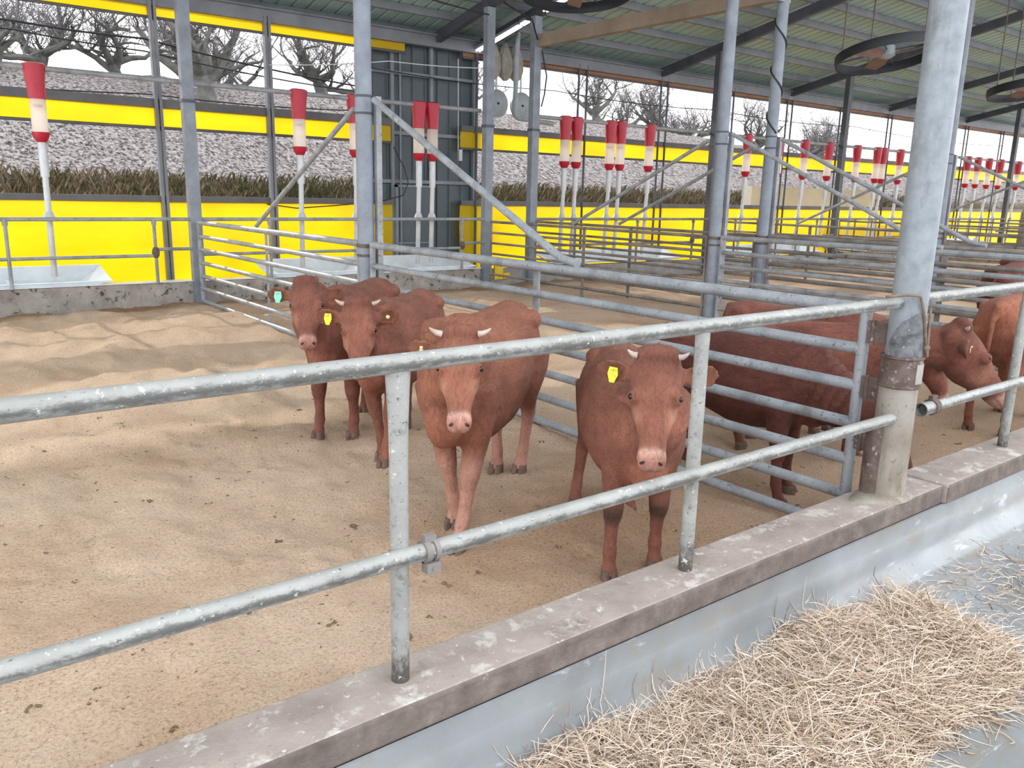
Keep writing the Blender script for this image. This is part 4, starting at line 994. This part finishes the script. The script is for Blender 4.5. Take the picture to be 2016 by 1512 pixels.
    mzk = sm(.358, .388, ht+.2*np.maximum(0, -hu))*inh; blend(mzk, (186, 138, 124), .8)
    rim = np.exp(-((ht+.2*np.maximum(0, -hu)-.370)/.014)**2)*inh; blend(rim, (206, 172, 156), .55*min(1, pale*2))
    mo = np.exp(-((hu+.044-.012*np.abs(hl)/.05)/.006)**2)*sm(.30, .35, ht)*inh; blend(mo, (84, 48, 42), .75)
    blend(np.exp(-(hl/.006)**2)*sm(-.04, -.02, hu)*sm(.01, -.005, hu)*sm(.39, .41, ht)*inh, (110, 70, 62), .6)
    blend(sm(.09, .04, ht)*sm(.03, .07, hu)*inh, tuple(int(v*.86) for v in tone), .6)
    for sd in (-1, 1):
        rp, e, w, nn = ears[sd]; d = (co-np.array(rp))/S; te, we, ne = d@np.array(e), d@np.array(w), d@np.array(nn)
        k = sm(.03, .06, te)*(te < .18)*(np.abs(we) < .07)*(np.abs(ne) < .05); blend(k*sm(.052, .025, np.abs(we))*(ne < .035), (104, 64, 48), .5)
        blend(k*sm(.03, .055, np.abs(we)), (176, 118, 84), .35)
    if dirty: blend(np.exp(-((z-.31)/.05)**2)*(co[:, 0] > .2), (74, 54, 46), dirty)
    for o_, r_ in ((0, 0),): pass
    fcol(me, 'Col', np.concatenate([C, np.ones((n, 1))], 1)); me.materials.clear(); me.materials.append(MT['coat'])
    body = bpy.data.objects.new('body', me); COL.objects.link(body); body.parent = root
    if fur:
        npl = len(me.polygons); pc = np.empty(npl*3, np.float32); pn = np.empty(npl*3, np.float32); vi = np.empty(npl*4, np.int32)
        me.polygons.foreach_get('center', pc); me.polygons.foreach_get('normal', pn); pc = pc.reshape(-1, 3); pn = pn.reshape(-1, 3)
        ls = np.empty(npl, np.int32); me.polygons.foreach_get('loop_start', ls); lv = np.empty(len(me.loops), np.int32); me.loops.foreach_get('vertex_index', lv); fv = lv[ls]
        k = rng.integers(0, npl, fur); c_ = pc[k]; n_ = pn[k]; h_ = (c_-np.array(P))/S; a_ = h_@np.array(a); u_ = h_@np.array(u); l_ = h_@np.array(l)
        head = (np.abs(l_) < .13) & (a_ > -.02) & (a_ < .47) & (u_ > -.14) & (u_ < .14); ear = np.zeros(len(c_), bool)
        for sd in (-1, 1):
            rp, e, w, nn = ears[sd]; dd_ = (c_-np.array(rp))/S; te_, we_, ne_ = dd_@np.array(e), dd_@np.array(w), dd_@np.array(nn)
            ear |= (te_ > .0) & (te_ < .20) & (np.abs(we_) < .075) & (np.abs(ne_) < .06)
        keep = ~((head & (a_ > .35)) | ear | (c_[:, 2] < .06) | (head & (np.sqrt((a_-.163)**2+(np.abs(l_)-.093)**2+(u_-.063)**2) < .028))); c_, n_, head, k = c_[keep], n_[keep], head[keep], k[keep]; m_ = len(c_)
        d_ = np.tile(np.array([-1., 0, -.55]), (m_, 1)); d_[c_[:, 2] < .5] = (0, 0, -1); d_[head] = -np.array(a); d_ += rng.normal(0, .25, (m_, 3))
        d_ -= n_*(d_*n_).sum(1)[:, None]; d_ /= np.linalg.norm(d_, axis=1)[:, None]+1e-6
        c_ = c_+np.cross(n_, d_)*rng.uniform(-.006, .006, (m_, 1))+d_*rng.uniform(-.006, .006, (m_, 1))
        top = np.clip(n_[:, 2], 0, 1); Lh = rng.uniform(.5, 1.3, m_)*np.where(head, .008, .014+.006*top)*np.where(c_[:, 2] < .45, .7, 1)
        sd_ = np.cross(n_, d_)*.0012; vv = np.empty((m_, 3, 3)); vv[:, 0] = c_+sd_-n_*.001; vv[:, 1] = c_-sd_-n_*.001; vv[:, 2] = c_+d_*Lh[:, None]+n_*(Lh*rng.uniform(.06, .16, m_))[:, None]
        hm = bpy.data.meshes.new('coat_hair'); hm.from_pydata(vv.reshape(-1, 3).tolist(), [], np.arange(m_*3).reshape(-1, 3).tolist())
        nz = (n_+rng.normal(0, .12, (m_, 3))); nz /= np.linalg.norm(nz, axis=1)[:, None]
        hm.polygons.foreach_set('use_smooth', [True]*m_); hm.normals_split_custom_set_from_vertices(np.repeat(nz, 3, 0).tolist())
        hc = C[fv[k]]*np.exp(rng.normal(.03, .20, (m_, 1))); hc = np.repeat(hc, 3, 0); fcol(hm, 'Col', np.concatenate([hc, np.ones((len(hc), 1))], 1)); hm.materials.append(MT['coat_hair'])
        ho_ = bpy.data.objects.new('coat_hair', hm); COL.objects.link(ho_); ho_.parent = root; ho_['kind'] = 'stuff'
    # parts
    for sd in (-1, 1):
        q = MB(); q.ball(hp(.163, .0625, sd*.0905), .0145*S, 8, (1, 1, 1)); q.build('eye', 'eye', root, local=True)
        q = MB(); c = hp(.407, .014, sd*.035); rot = Matrix((l, u, a)).transposed(); q.ball(c, .0115*S, 6, (.6, 1.2, .9), rot @ Matrix.Rotation(.7*sd, 3, 'Z')); q.build('nostril', 'nostril', root, local=True)
        if horns:
            p0 = hp(-.004, .078, sd*.080); d = (l*sd*1.0+u*.16-a*.05+wz*.06).normalized(); q = MB()
            q.tube([p0, p0+d*horns*.5, p0+d*horns*.85+wz*.006, p0+d*horns*1.15+wz*.014], [.014, .0115, .008, .003], 10); q.build('horn', 'horn', root, local=True)
    for k, p in F.items():
        q = MB()
        for off in (-.018, .018):
            q.rings([[(p.x+dx+rx*math.cos(t), p.y+off+ry*math.sin(t), p.z+zz) for t in np.linspace(0, 2*PI, 12, endpoint=False)] for zz, rx, ry, dx in ((-.02, .046, .022, .012), (.012, .044, .022, .010), (.045, .036, .019, .0))])
        q.build('hoof', 'hoof', root, local=True)
    if tag_m:
        rp, e, w, nn = ears[-1]; c = rp+e*.088*S-w*.004+nn*.028; q = MB()
        pl = [(-.017, .026), (.017, .026), (.022, -.004), (.010, -.038), (-.010, -.038), (-.022, -.004)]; pl = [(x_*tag_s, y_*tag_s) for x_, y_ in pl]
        vs = [c+e*x_+w*y_+nn*d for d in (-.002, .003) for x_, y_ in pl]
        q.add(vs, [tuple(range(5, -1, -1)), tuple(range(6, 12))]+[(i, (i+1) % 6, 6+(i+1) % 6, 6+i) for i in range(6)]); q.ball(c+w*.018+nn*.004, .007, 5); q.build('ear_tag', tag_m, root, local=True, smooth=False)
    if stud:
        rp, e, w, nn = ears[1]; q = MB(); c = rp+e*.085*S+nn*.024; q.ball(c, .012, 6); q.build('ear_stud', 'tag_cream', root, local=True)
    return root

def herd():
    calf('calf farthest left and back, green tag in its ear, looking at the camera', (2.48, 4.86), 220, 1.02, dict(fr=(2.09, 4.64), fl=(2.27, 4.52)), (1.993, 4.529, .973), (1.89, 4.295, .69), (122, 78, 65), 'tag_green', horns=0, pale=.35, fat=.88, head_s=.90, fur=90000)
    calf('second calf from the left, short horns, yellow tag beside its face', (2.52, 4.34), 219, .96, dict(fr=(2.243, 4.10), fl=(2.20, 4.0)), (2.064, 4.016, .908), (1.951, 3.797, .60), (128, 82, 68), 'tag_yellow', stud=True, horns=.042, pale=.35, fat=.9, head_s=.97, fur=90000)
    calf('pale-muzzled calf in the middle whose eyes are at the top rail', (2.30, 3.16), 215, 1.04, dict(fr=(2.05, 3.05), fl=(1.93, 2.84), rr=(2.648, 3.515), rl=(2.72, 3.395)), (1.881, 2.762, .945), (1.752, 2.575, .66), (136, 88, 71), 'tag_cream', horns=.045, leg_pale=.65, pale=.6, fat=.86, head_s=.87, fur=150000, tag_s=.4)
    calf('front calf behind the short fence post, yellow tag in its left-hand ear', (2.58, 2.46), 235, .92, dict(fr=(2.27, 2.22), fl=(2.50, 2.18), rr=(2.60, 2.80)), (2.297, 2.052, .934), (2.129, 1.902, .594), (130, 84, 70), 'tag_yellow', horns=.035, pale=.65, dirty=.95, head_s=1.03, fur=160000)
    calf('dark red bullock behind the nearest gate with wrinkled lowered neck', (3.97, 2.92), 278, .96, dict(fr=(3.82, 2.46), fl=(4.02, 2.54)), (4.03, 2.06, .52), (4.13, 1.92, .16), (98, 58, 51), horns=0, pale=.2, cat='bullock', neck_dip=.22, folds=.22, fur=70000)
    calf('red bullock right of the thick column, head turned right and lowered', (4.78, 2.98), 288, .94, None, (4.95, 2.18, .785), (5.15, 1.92, .45), (116, 72, 61), 'tag_cream', tag_s=.5, horns=.03, pale=.3, cat='bullock', head_s=1.28, fur=50000)
    calf('bullock standing behind the others, only its back showing between the gate bars', (5.3, 3.5), 274, .92, None, (5.5, 2.55, .62), (5.55, 2.4, .25), (116, 72, 62), horns=0, pale=.2, cat='bullock', voxel=.014)
    calf('orange brown bullock cut off by the right edge of the picture', (6.75, 2.5), 8, 1.05, None, (7.6, 2.6, .9), (7.85, 2.65, .6), (134, 84, 66), horns=0, pale=.2, cat='bullock', voxel=.014)
    calf('far dark bullock with pale legs seen between the rails right of the column', (10.1, 3.9), 10, 1.05, None, (10.8, 4.05, .9), (11.05, 4.1, .6), (100, 56, 50), horns=0, pale=.2, cat='bullock', voxel=.016)
    calf('farthest dark bullock, only its flank showing behind the far rails', (12.4, 4.4), 185, 1.05, None, (11.7, 4.3, .9), (11.5, 4.3, .6), (94, 52, 48), horns=0, pale=.2, cat='bullock', voxel=.018)
herd()
